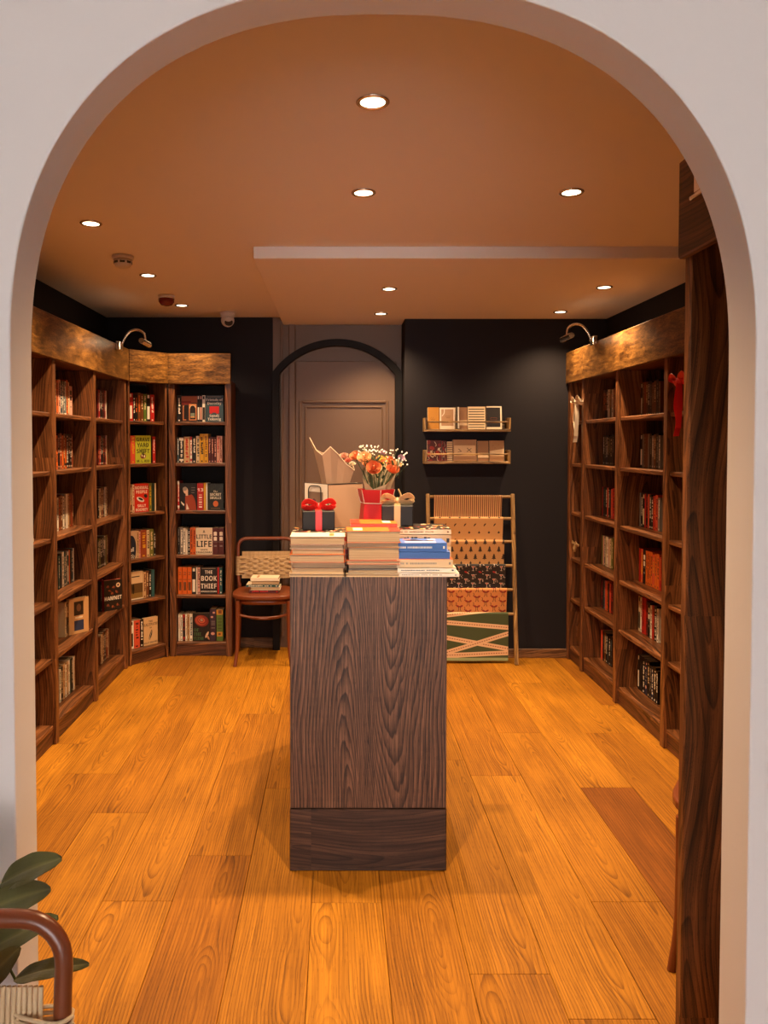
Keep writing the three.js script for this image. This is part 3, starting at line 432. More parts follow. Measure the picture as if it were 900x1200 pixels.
{ // angled bookcase: rows run from the long bookcase towards the chair
  const F = { pos: [AX, 0, -AD], turn: aTurn, group: 'books in the angled corner bookcase' }, k = 1.1;
  const s2 = (a, b) => (b - a) * U * k;
  const say = (lv) => (i, n, col, faced, extra) => extra ? extra + ', ' + UPW[lv] + ' shelf of the angled bookcase' : col + ' book on ' + UPW[lv] + ' shelf of angled corner bookcase, ' + ORD[i] + ' from long bookcase';
  const rows = {
    5: [[s2(72, 120), 'red', 'white', 'block', 0.19], [s2(124, 140), 'black', 'white', 'p', 0.18], [s2(141, 158), 'black', 'orange', 'p', 0.18], [s2(160, 183), 'brown', 'orange', 'p', 0.195], [s2(185, 206), 'brown', 'cream', 'p', 0.19], [s2(208, 231), 'green', 'cream', 'p', 0.188], [s2(235, 263), 'black', 'white', 'block', 0.188], [s2(265, 297), 'red', 'white', 'p', 0.186]],
    4: [[s2(75, 103), 'orange', 'black', 'p', 0.19], [s2(105, 138), 'coral', 'yellow', 'p', 0.19], [s2(140, 262), 'lime', 'black', 'p', 0.192, 'graveyard', 'face-out lime book with black lettering'], [s2(264, 276), 'black', 'grey', 'bare', 0.18], [s2(277, 300), 'red', 'white', 'p', 0.185]],
    3: [[s2(78, 96), 'black', 'orange', 'p', 0.19], [s2(97, 114), 'brown', 'cream', 'p', 0.19], [s2(117, 133), 'cream', 'red', 'p', 0.19], [s2(134, 245), 'red', 'white', 'p', 0.195, 'normal', 'face-out red book with cream lettering'], [s2(249, 273), 'olive', 'yellow', 'p', 0.195], [s2(275, 296), 'dkgreen', 'cream', 'bare', 0.195], [s2(297, 308), 'cream', 'brown', 'bare', 0.193]],
    2: [[s2(80, 150), 'navy', 'white', 'p', 0.19, 'drop', 'face-out navy drop-patterned book'], [s2(151, 165), 'beige', 'brown', 'p', 0.188], [s2(166, 178), 'pink', 'red', 'p', 0.18], [s2(179, 226), 'rust', 'yellow', 'p', 0.19], [s2(229, 251), 'cream', 'black', 'p', 0.185], [s2(255, 286), 'olive', 'cream', 'p', 0.19], [s2(288, 304), 'black', 'white', 'p', 0.175]],
    1: [[s2(90, 206), 'cream', 'brown', 'p', 0.19, 'photo', 'face-out cream book with a brown picture'], [s2(212, 235), 'beige', 'brown', 'p', 0.18], [s2(238, 258), 'brown', 'cream', 'p', 0.185], [s2(260, 279), 'black', 'white', 'p', 0.18], [s2(285, 310), 'teal', 'slate', 'p', 0.188]],
    0: [[s2(90, 130), 'white', 'black', 'block', 0.19], [s2(134, 181), 'coral', 'maroon', 'p', 0.19], [s2(183, 210), 'black', 'white', 'p', 0.188], [s2(212, 326), 'cream', 'brown', 'p', 0.192, 'feather', 'face-out tan book with a dark feather']],
  };
  for (const lv in rows) shelfRow(F, +lv, 0.03, -0.06, rows[lv], say(+lv));
}
// long bookcases: the rows stand against the far side of each bay, spines set back from the face
const bayRow = (list, more = 0, ahead = false) => { const base = list.map(([w, bg, fg, style, h]) => [w, bg, fg, style ?? 'p', h ?? 0.19]), extra = []; for (let i = 0; i < more; i++) { const q = base[(i * 2 + 1) % base.length]; extra.push([0.024 + 0.004 * (i % 3), q[1], q[2], 'p', 0.18 + 0.006 * (i % 3)]); } return ahead ? [...extra, ...base] : [...base, ...extra]; };
{
  const F = { pos: [LCASE, 0, -2.55], turn: Math.PI / 2, group: 'books in the long bookcase' };
  const bays = { 'corner-end': { end: 2.545 - 0.026, rows: {
    5: [[0.022, 'black', 'white'], [0.02, 'maroon', 'red'], [0.018, 'black', 'grey'], [0.02, 'red', 'white'], [0.022, 'white', 'pink', 'bare']], 4: [[0.018, 'black', 'white'], [0.022, 'maroon', 'orange'], [0.02, 'black', 'red'], [0.016, 'red', 'white'], [0.018, 'cream', 'brown', 'bare']],
    3: [[0.022, 'brown', 'cream'], [0.018, 'black', 'white'], [0.02, 'white', 'black'], [0.024, 'cream', 'brown'], [0.018, 'maroon', 'cream']], 2: [[0.024, 'black', 'white'], [0.02, 'dkgreen', 'white'], [0.022, 'white', 'black', 'block'], [0.028, 'olive', 'white', 'bare'], [0.024, 'brown', 'cream']],
    1: [[0.02, 'black', 'white'], [0.024, 'red', 'red', 'bare', 0.2]], 0: [[0.022, 'black', 'white'], [0.02, 'brown', 'cream'], [0.032, 'rust', 'cream'], [0.016, 'cream', 'brown']] } },
  'next-to-corner': { end: 1.897 - 0.026, rows: {
    5: [[0.02, 'grey', 'white'], [0.018, 'slate', 'white'], [0.022, 'white', 'teal', 'block'], [0.026, 'orange', 'black', 'p', 0.2], [0.02, 'cream', 'black'], [0.048, 'pink', 'black', 'motif', 0.17]], 4: [[0.02, 'brown', 'cream'], [0.022, 'orange', 'black', 'band'], [0.03, 'black', 'white'], [0.026, 'black', 'pink'], [0.022, 'black', 'white'], [0.02, 'rust', 'cream']],
    3: [[0.022, 'grey', 'cream'], [0.028, 'white', 'black', 'bare'], [0.024, 'beige', 'brown'], [0.024, 'brown', 'orange'], [0.026, 'rust', 'brown', 'bare'], [0.014, 'brown', 'cream']], 2: [[0.022, 'grey', 'white'], [0.024, 'teal', 'white', 'block'], [0.018, 'orange', 'red', 'bare'], [0.024, 'black', 'teal'], [0.026, 'slate', 'white'], [0.012, 'white', 'grey', 'bare']],
    1: [[0.02, 'cream', 'brown'], [0.022, 'beige', 'black', 'block']], 0: [[0.024, 'beige', 'brown'], [0.024, 'white', 'green'], [0.026, 'dkgreen', 'white', 'bare'], [0.022, 'black', 'cream'], [0.016, 'white', 'beige', 'bare'], [0.016, 'beige', 'brown']] } } };
  for (const b in bays) for (const lv in bays[b].rows) {
    const row = bayRow(bays[b].rows[lv], bays[b].rows[lv].length < 3 ? 0 : b === 'corner-end' ? 3 : 4, true), total = row.reduce((s, q) => s + q[0] + 0.0012, 0), back = bays[b].rows[lv].length < 3 ? 0.17 : 0.06;
    shelfRow(F, +lv, bays[b].end - back - total, -0.1, row, (i, n, col) => col + ' book in ' + b + ' bay of long bookcase, ' + UPW[lv] + ' shelf, ' + ORD[n - 1 - i] + ' from corner');
  }
  const hm = book('black face-out book with white lettering in corner-end bay of the long bookcase', 0.024, 0.195, 0.13, 'red', 'maroon', 'bare', 'hamnet', F.group); hm.position.set(-1.49, SHELF[1] + 0.001, -4.86); hm.rotation.y = -0.75 ;
  const cs = book('tan face-out book with dark and navy blocks, second bay of long bookcase', 0.022, 0.2, 0.13, 'cream', 'brown', 'p', 'castle', F.group); cs.position.set(-1.5, SHELF[1] + 0.001, -4.25); cs.rotation.y = -0.62;
  for (let k = 0; k < 2; k++) { const o = book(['white book lying flat', 'brown book lying on the white one'][k] + ' in the near-arch bay of long bookcase', 0.018 - k * 0.004, 0.19, 0.128, ['white', 'brown'][k], 'grey', 'p', 'plain', F.group); o.rotation.set(0, Math.PI / 2 + 0.12 * k, Math.PI / 2, 'YXZ'); o.position.set(-1.45, SHELF[3] + 0.0098 + k * 0.0162, -3.66); }
}
{
  const F = { pos: [RCASE, 0, -5.345], turn: -Math.PI / 2, group: 'books in the bow-hung bookcase' };
  const bays = { 'white-bow bay': { x: 0.315 + 0.03, rows: {
    5: [[0.03, 'brown', 'orange'], [0.024, 'black', 'orange'], [0.024, 'black', 'white'], [0.02, 'white', 'brown'], [0.022, 'cream', 'black']], 4: [[0.03, 'black', 'white'], [0.026, 'black', 'grey'], [0.026, 'navy', 'white'], [0.024, 'black', 'cream']], 3: [[0.016, 'red', 'black', 'bare'], [0.04, 'black', 'teal'], [0.03, 'black', 'white'], [0.02, 'coral', 'red', 'bare'], [0.02, 'black', 'white']],
    2: [[0.022, 'olive', 'cream', 'bare'], [0.022, 'pink', 'beige', 'bare'], [0.02, 'slate', 'white'], [0.024, 'cream', 'brown'], [0.022, 'white', 'brown']], 1: [[0.022, 'maroon', 'red'], [0.022, 'black', 'navy', 'bare'], [0.022, 'slate', 'grey'], [0.028, 'coral', 'red', 'bare'], [0.022, 'orange', 'maroon']], 0: [[0.036, 'coral', 'red', 'bare'], [0.026, 'black', 'slate'], [0.028, 'brown', 'cream'], [0.024, 'black', 'white']] } },
  'middle bay': { x: 0.93 + 0.03, rows: {
    5: [[0.022, 'black', 'white', 'block'], [0.024, 'brown', 'grey'], [0.02, 'rust', 'brown', 'bare'], [0.026, 'brown', 'cream'], [0.024, 'black', 'white'], [0.03, 'black', 'grey']], 4: [[0.03, 'black', 'white', 'block'], [0.02, 'grey', 'white', 'bare'], [0.026, 'brown', 'grey'], [0.026, 'brown', 'cream', 'bare'], [0.02, 'grey', 'white', 'bare'], [0.03, 'black', 'grey']], 3: [[0.018, 'grey', 'white', 'bare'], [0.024, 'black', 'white'], [0.026, 'black', 'cream', 'block'], [0.018, 'red', 'orange', 'bare'], [0.024, 'black', 'red'], [0.02, 'coral', 'maroon', 'bare'], [0.024, 'black', 'white']],
    2: [[0.026, 'red', 'orange', 'bare'], [0.03, 'coral', 'yellow'], [0.036, 'black', 'white', 'motif'], [0.022, 'orange', 'brown'], [0.022, 'orange', 'black'], [0.022, 'orange', 'brown'], [0.022, 'orange', 'black']], 1: [[0.026, 'cream', 'black', 'block', 0.2], [0.022, 'white', 'brown', 'p', 0.2], [0.03, 'red', 'maroon', 'p', 0.205], [0.03, 'red', 'rust', 'bare', 0.205], [0.02, 'maroon', 'red'], [0.03, 'black', 'white', 'motif']], 0: [[0.024, 'black', 'white', 'block', 0.2], [0.04, 'black', 'grey', 'bare', 0.2], [0.034, 'black', 'white', 'p', 0.2], [0.034, 'navy', 'white', 'dots', 0.2], [0.026, 'black', 'cream', 'p', 0.2]] } } };
  for (const b in bays) for (const lv in bays[b].rows) shelfRow(F, +lv, bays[b].x + 0.02, -0.118, bayRow(bays[b].rows[lv], b === 'middle bay' ? 4 : 3), (i, n, col) => col + ' book in ' + b + ' of bow-hung bookcase, ' + UPW[lv] + ' shelf, ' + ORD[i] + ' from back wall');
}
// a book lying flat: cover up; turn 0 shows the spine, half a turn the page edges
function lying(label, x, y, d, t, len, deep, bg, fg, style, cover, pagesOut, skew = 0) {
  const o = book(label, t, len, deep, bg, fg, style, cover, d < 4 ? 'books stacked on the counter' : 'books lying on the chair seat');
  o.rotation.set(0, (pagesOut ? Math.PI : 0) + skew, Math.PI / 2, 'YXZ');
  const s = pagesOut ? 1 : -1;                                                // the book reaches from the spine's foot along local y
  o.position.set(x - s * len / 2 * Math.cos(skew), y + t / 2, pagesOut ? -d - deep : -d);
  return y + t;
}
{ // stacks on the counter
  const pile = (what, x, d, list, len, deep, pagesOut, base = CT, grow = 0) => { let y = base; list.forEach(([t, bg, fg, style, cover], i) => { const k = list.length - i - 1; const dx = grow * i * 0.006; y = lying((WORD[bg] ?? bg) + ' book lying in ' + what + ', ' + ORD[i] + ' from the bottom', x - dx, y, d + (grow ? 0.006 * i : 0.004 * ((i * 7) % 3)), t, len - (grow ? 0.008 * i : 0.004 * ((i * 5) % 3)), deep, bg, fg, style, cover, pagesOut, 0.012 * (((i * 37) % 5) - 2)); }); return y; };
  pile('counter stack before the red-bowed box', -0.068, CD + 0.008, [[0.011, 'cream', 'brown'], [0.016, 'beige', 'brown'], [0.022, 'brown', 'cream'], [0.028, 'orange', 'yellow'], [0.018, 'gold', 'brown'], [0.015, 'white', 'grey'], [0.029, 'rust', 'cream', 'p', 'plain']], 0.192, 0.128, true);
  pile('counter stack with the orange top book', 0.127, CD + 0.006, [[0.011, 'cream', 'brown'], [0.014, 'slate', 'brown'], [0.018, 'brown', 'cream'], [0.013, 'orange', 'white'], [0.045, 'rust', 'cream'], [0.017, 'gold', 'orange'], [0.041, 'orange', 'maroon', 'p', 'orangeart']], 0.188, 0.128, true);
  pile('counter stack with the blue top books', 0.318, CD + 0.0, [[0.013, 'white', 'grey', 'fine', 'ochre'], [0.018, 'white', 'slate', 'fine', 'ochre'], [0.029, 'cream', 'grey', 'fine', 'flame'], [0.024, 'blue', 'white', 'bare', 'blueart'], [0.031, 'blue', 'white', 'fine', 'blueart']], 0.212, 0.13, false, CT, 1);
  const rear = (what, x, d, list, len, deep) => { let y = CT; list.forEach(([t, bg, fg, style, cover], i) => { y = lying((WORD[bg] ?? bg) + ' large book lying ' + what + ', ' + ORD[i] + ' from bottom', x, y, d, t, len, deep, bg, fg, style, cover, false); }); return y; };
  rear('beneath the red-bowed black box', -0.062, CD + 0.15, [[0.044, 'cream', 'brown'], [0.046, 'beige', 'red'], [0.046, 'cream', 'red', 'p', 'mosaic']], 0.212, 0.19);
  rear('behind the orange-topped stack', 0.135, CD + 0.145, [[0.05, 'cream', 'brown'], [0.05, 'beige', 'black'], [0.046, 'cream', 'orange'], [0.024, 'coral', 'orange', 'bare', 'orangeart']], 0.17, 0.16);
  rear('beneath the gold-bowed black box', 0.318, CD + 0.155, [[0.046, 'cream', 'brown'], [0.04, 'cream', 'black'], [0.043, 'beige', 'black'], [0.02, 'cream', 'brown', 'fine', 'mosaic']], 0.2, 0.19);
}
const atlasTex = new THREE.CanvasTexture(atlasCanvas); atlasTex.colorSpace = THREE.SRGBColorSpace; atlasTex.anisotropy = 8; bookMat.map = atlasTex;

// ------------------------------------------------------------------ bentwood chairs with woven backs; front towards +z, origin on the floor
function makeChair() {
  const o = new THREE.Group(), SY = 0.478, HW = 0.2, BZ = -0.165;
  const sh = new THREE.Shape(), N = 40; for (let i = 0; i < N; i++) { const a = i / N * 2 * Math.PI, co = Math.cos(a), si = Math.sin(a), e = 2 / 3.6, x = 0.208 * Math.sign(co) * Math.pow(Math.abs(co), e), z = 0.2 * Math.sign(si) * Math.pow(Math.abs(si), e), q = [x * (1 - 0.12 * (z / 0.2 > 0 ? z / 0.2 * 0 : -z / 0.2 * 1)), z]; i ? sh.lineTo(...q) : sh.moveTo(...q); }
  const seat = new THREE.ExtrudeGeometry(sh, { depth: 0.012, bevelEnabled: true, bevelSize: 0.008, bevelThickness: 0.008, bevelSegments: 3, curveSegments: 8 }); seat.rotateX(-Math.PI / 2); seat.scale(1, 1, -1); seat.computeVertexNormals();
  const fix = seat.index ? seat.toNonIndexed() : seat, fp = fix.attributes.position; for (let i = 0; i < fp.count; i += 3) { const b = [fp.getX(i + 1), fp.getY(i + 1), fp.getZ(i + 1)]; fp.setXYZ(i + 1, fp.getX(i + 2), fp.getY(i + 2), fp.getZ(i + 2)); fp.setXYZ(i + 2, ...b); } fix.computeVertexNormals();
  part(o, 'seat', fix, M.bentwood, [0, SY - 0.02, 0]);
  const ring = []; for (let i = 0; i < 36; i++) { const a = i / 36 * 2 * Math.PI, co = Math.cos(a), si = Math.sin(a), e = 2 / 3.2; ring.push(V(0.188 * Math.sign(co) * Math.pow(Math.abs(co), e), 0, 0.178 * Math.sign(si) * Math.pow(Math.abs(si), e))); }
  const apron = new THREE.TubeGeometry(new THREE.CatmullRomCurve3(ring, true), 64, 0.016, 8, true); apron.scale(1, 1.25, 1); part(o, 'seat_frame', apron, M.bentwood, [0, SY - 0.045, 0]);
  for (const s of [-1, 1]) part(o, 'leg', taper([V(s * 0.172, SY - 0.04, 0.165), V(s * 0.173, 0.25, 0.168), V(s * 0.178, 0.1, 0.175), V(s * 0.19, 0, 0.19)], [0.0165, 0.0155, 0.0135, 0.012]), M.bentwood);
  for (const s of [-1, 1]) part(o, 'leg', taper([V(s * 0.188, SY + 0.02, BZ + 0.006), V(s * 0.188, 0.3, BZ), V(s * 0.194, 0.12, BZ - 0.01), V(s * 0.202, 0, BZ - 0.03)], [0.0135, 0.014, 0.0135, 0.012]), M.bentwood);
  const R = 0.06, TY = 0.817, lean = (y) => BZ + 0.006 - Math.max(0, y - SY) * 0.12, pts = [V(-0.188, SY - 0.02, lean(SY)), V(-HW, 0.6, lean(0.6)), V(-HW, TY - R - 0.03, lean(TY - R - 0.03))];
  for (let i = 0; i <= 6; i++) { const a = i / 6 * Math.PI / 2; pts.push(V(-HW + R - R * Math.cos(a), TY - R + R * Math.sin(a), lean(TY - R + R * Math.sin(a)))); }
  pts.push(V(0, TY, lean(TY))); const all = [...pts, ...pts.slice(0, -1).reverse().map((p) => V(-p.x, p.y, p.z))];
  part(o, 'back_frame', tube(all, 0.0128, 90, 12), M.bentwood);
  const hoop = []; for (let i = 0; i <= 20; i++) { const a = Math.PI * i / 20; hoop.push(V(-0.17 * Math.cos(a), 0.325 - 0.012 * Math.sin(a), -0.18 + 0.33 * Math.pow(Math.sin(a), 0.6))); }
  part(o, 'stretcher', [tube(hoop, 0.0085, 48, 8), tube([V(-0.17, 0.345, 0.165), V(-0.09, 0.326, 0.15), V(0, 0.32, 0.146), V(0.09, 0.326, 0.15), V(0.17, 0.345, 0.165)], 0.0085, 24, 8)], M.bentwood);
  // weave: cords up and down in bundles, strands wrapped round both uprights
  const cords = [], y0 = 0.535, y1 = 0.726, G = 9, span = 0.345, nz = (y) => lean(y);
  for (let g = 0; g < G; g++) for (let k = 0; k < 5; k++) { const x = -span / 2 + (g + (k + 0.5) / 5) * span / G; cords.push(tube([V(x, y0, nz(y0)), V(x, (y0 + y1) / 2, nz(0.635)), V(x, y1, nz(y1))], 0.0036, 3, 5)); }
  part(o, 'upright_cords', cords, M.cane);
  const strands = []; for (let r = 0; r < 16; r++) {
    const y = 0.562 + r * 0.0084, z = nz(y), p = [V(-HW - 0.016, y, z), V(-HW, y, z + 0.016)];
    for (let g = 0; g < G; g++) { const x = -span / 2 + (g + 0.5) * span / G; p.push(V(x, y, z + ((g + (r >> 1)) % 2 ? 0.0085 : -0.0068))); }
    p.push(V(HW, y, z + 0.016), V(HW + 0.016, y, z), V(HW, y, z - 0.016)); for (let g = 0; g < 5; g++) p.push(V(0.14 - g * 0.07, y, z - 0.0125)); p.push(V(-HW, y, z - 0.016));
    strands.push(tube(p, 0.0033, 84, 5, true));
  }
  part(o, 'woven_strands', strands, M.cane);
  return o;
}
const chairProto = makeChair();
function placeChair(label, x, d, turn) { const o = chairProto.clone(); o.name = numbered('bentwood_chair'); o.userData = { label, category: 'chair', group: 'bentwood chairs with woven backs' }; o.position.set(x, 0, -d); o.rotation.y = turn; scene.add(o); return o; }
placeChair('reddish bentwood chair by the brown door with books on its seat', -0.505, 5.325, 0.04);
placeChair('bentwood chair with woven back standing before the leafy plant', -0.591, 0.885, 0);
placeChair('bentwood chair half hidden behind the tall end panel inside the arch', 1.217, 2.192, -0.61);
{ // books on the chair seat
  let y = 0.4785; const x = -0.5, rows = [[0.022, 'maroon', 'red', 'p', 0.2], [0.02, 'white', 'brown', 'p', 0.2], [0.016, 'teal', 'white', 'p', 0.22], [0.026, 'black', 'pink', 'block', 0.19], [0.02, 'white', 'grey', 'bare', 0.19]];
  rows.forEach(([t, bg, fg, st, len], i) => { y = lying((WORD[bg] ?? bg) + ' book lying on the chair by the door, ' + ORD[i] + ' from the seat', x + 0.012 * Math.sin(i * 2.3), y, 5.22, t, len, 0.13, bg, fg, st, 'plain', i % 2 === 1, 0.05 * Math.sin(i * 3)); });
}

// ------------------------------------------------------------------ picture ledges with notebooks
const stationery = canvas(1024, 512, (x, w, h) => {
  const cell = (i, f) => { x.save(); x.translate((i % 6) * 170, Math.floor(i / 6) * 256); x.beginPath(); x.rect(0, 0, 168, 254); x.clip(); f(168, 254); x.restore(); };
  cell(0, (a, b) => { x.fillStyle = '#c0852f'; x.fillRect(0, 0, a, b); x.strokeStyle = '#94601f'; x.lineWidth = 4; for (const q of [[60, 130], [90, 130], [75, 150], [100, 160]]) { x.beginPath(); x.arc(...q, 14, 0, 5); x.stroke(); } });
  cell(1, (a, b) => { x.fillStyle = '#efdcc0'; x.fillRect(0, 0, a, b); x.fillStyle = '#b88f67'; x.fillRect(18, 20, a - 36, b - 60); x.strokeStyle = '#efe2cc'; x.lineWidth = 8; x.beginPath(); x.moveTo(50, 20); x.quadraticCurveTo(60, 70, 24, 100); x.stroke(); x.fillStyle = '#8d6440'; x.fillRect(60, 100, 60, 6); x.fillRect(70, 118, 44, 6); });
  cell(2, (a, b) => { x.fillStyle = '#ecd2a8'; x.fillRect(0, 0, a, b); x.fillStyle = '#2a1d15'; for (let i = 0; i < 8; i++) x.fillRect(8, 26 + i * 29, a - 20, 9); });
  cell(3, (a, b) => { x.fillStyle = '#efdcc0'; x.fillRect(0, 0, a, b); x.fillStyle = '#1d1513'; x.fillRect(0, 16, a - 18, b - 40); x.strokeStyle = '#7d3a20'; x.lineWidth = 4; x.strokeRect(46, 128, 66, 22); });
  cell(4, (a, b) => { x.fillStyle = '#4f130e'; x.fillRect(0, 0, a, b); const r = rng(4); x.strokeStyle = '#e3c9a6'; x.lineWidth = 6; for (let i = 0; i < 16; i++) { x.beginPath(); const cx = r() * a, cy = r() * b; x.moveTo(cx, cy); x.quadraticCurveTo(cx + 40 * (r() - 0.5) * 2, cy + 50, cx + 60 * (r() - 0.5), cy + 80 * r()); x.stroke(); } for (let i = 0; i < 9; i++) { x.fillStyle = i % 2 ? '#9b2a1b' : '#7d1d14'; x.beginPath(); x.ellipse(r() * a, r() * b, 22, 30, r() * 3, 0, 7); x.fill(); } });
  cell(5, (a, b) => { x.fillStyle = '#a27752'; x.fillRect(0, 0, a, b); x.fillStyle = '#d8b489'; x.fillRect(10, 70, a - 20, 120); x.strokeStyle = '#4a2f1c'; x.lineWidth = 5; x.beginPath(); x.moveTo(40, 110); x.lineTo(60, 140); x.lineTo(34, 150); x.moveTo(100, 100); x.lineTo(130, 150); x.moveTo(130, 104); x.lineTo(98, 146); x.stroke(); });
  cell(6, (a, b) => { x.fillStyle = '#9a6f4a'; x.fillRect(0, 0, a, b); x.fillStyle = '#e0c096'; x.fillRect(0, 150, a, 60); });
  cell(7, (a, b) => { x.fillStyle = '#a5794f'; x.fillRect(0, 0, a, b); x.fillStyle = '#e5c79c'; x.beginPath(); x.moveTo(0, 130); x.lineTo(a, 100); x.lineTo(a, 190); x.lineTo(0, 180); x.fill(); x.fillStyle = '#5d3c22'; for (const q of [[40, 60], [100, 50], [130, 90], [60, 90]]) x.fillRect(...q, 8, 5); });
  cell(8, (a, b) => { x.fillStyle = '#d8b48a'; x.fillRect(0, 0, a, b); x.fillStyle = '#3d281a'; for (let i = 0; i < 9; i++) x.fillRect(0, 16 + i * 28, a, 8); });
  cell(9, (a, b) => { x.fillStyle = '#e8dcc6'; x.fillRect(0, 0, a, b); });
  cell(10, (a, b) => { x.fillStyle = '#1d1614'; x.fillRect(0, 0, a, b); });
});
const stationeryMat = new THREE.MeshStandardMaterial({ map: stationery, roughness: 0.6 });
function card(i, w, h, t) {
  const g = new THREE.BoxGeometry(w, h, t), n = g.attributes.normal, u = g.attributes.uv, cx = (i % 6) * 170, cy = Math.floor(i / 6) * 256;
  for (let k = 0; k < u.count; k++) { const f = n.getZ(k) > 0.5; u.setXY(k, (cx + (f ? 2 + u.getX(k) * 164 : 4)) / 1024, 1 - (cy + (f ? 2 + (1 - u.getY(k)) * 250 : 4)) / 512); }
  return g;
}
function ledge(label, y) {
  const o = thing('picture_ledge', label, 'shelf', [0.892, y, -BACK_R], 0, 'pine picture ledges'), W = 0.592;
  part(o, 'base', cbox(W, 0.016, 0.095, 0.002, 'x', ou(), ov()), M.pine, [0, 0.008, -0 + 0.0475]);
  part(o, 'back_rail', cbox(W - 0.04, 0.04, 0.012, 0.002, 'x', ou(), ov()), M.pine, [0, 0.036, 0.006]);
  for (const s of [-1, 1]) part(o, 'side', cbox(0.018, 0.078, 0.095, 0.002, 'y', ou(), ov()), M.pine, [s * (W / 2 - 0.009), 0.055, 0.0475]);
  part(o, 'front_rail', cbox(W - 0.036, 0.011, 0.011, 0.002, 'x', ou(), ov()), M.pine, [0, 0.066, 0.086]);
}
ledge('pine picture ledge with a front rail, above the other ledge', 1.583);
ledge('pine picture ledge just above the wrapping paper rack', 1.362);
function notebook(label, i, x0, x1, y, h, t = 0.012, zz = 0.05, name = 'notebook') {
  const o = thing(name, label, name === 'notebook' ? 'notebook' : 'card', [(x0 + x1) / 2, y + 0.0175, -BACK_R + zz], 0, 'notebooks on the picture ledges'); o.rotation.x = -0.09;
  part(o, 'cover', move(card(i, x1 - x0, h, 0.002), 0, h / 2, t / 2), stationeryMat); part(o, 'pages', move(new THREE.BoxGeometry(x1 - x0 - 0.002, h - 0.004, t - 0.002), 0, h / 2, 0), M.pages); part(o, 'back_cover', move(card(9, x1 - x0, h, 0.0015), 0, h / 2, -t / 2 - 0.00025), stationeryMat);
}
notebook('mustard notebook at the door end of the upper picture ledge', 0, 0.625, 0.703, 1.583, 0.15);
notebook('tan notebook with white border on the upper picture ledge', 1, 0.708, 0.812, 1.583, 0.148);
notebook('narrow dark notebook on the upper picture ledge', 10, 0.818, 0.826, 1.583, 0.152, 0.05, 0.045);
notebook('narrow white notebook on the upper picture ledge', 9, 0.829, 0.838, 1.583, 0.15, 0.05, 0.045);
notebook('plain tan notebook beside the striped one on the upper picture ledge', 6, 0.843, 0.897, 1.583, 0.15);
notebook('cream notebook with black stripes on the upper picture ledge', 2, 0.902, 1.022, 1.583, 0.155);
notebook('black notebook with white border on the upper picture ledge', 3, 1.03, 1.135, 1.583, 0.158);
notebook('maroon and red patterned notebook on the lower picture ledge', 4, 0.622, 0.72, 1.362, 0.145);
notebook('narrow maroon notebook beside the patterned one on the lower ledge', 4, 0.724, 0.754, 1.362, 0.14);
notebook('small striped notepad on the lower picture ledge', 8, 0.76, 0.796, 1.362, 0.135);
notebook('wide brown box of notecards on the lower picture ledge', 5, 0.8, 0.962, 1.362, 0.148, 0.03, 0.042);
notebook('brown notecard pack with a pale band on the lower ledge', 6, 0.97, 1.045, 1.362, 0.14);
notebook('brown notebook with a slanted pale wrapper on the lower ledge', 7, 1.052, 1.152, 1.362, 0.142);

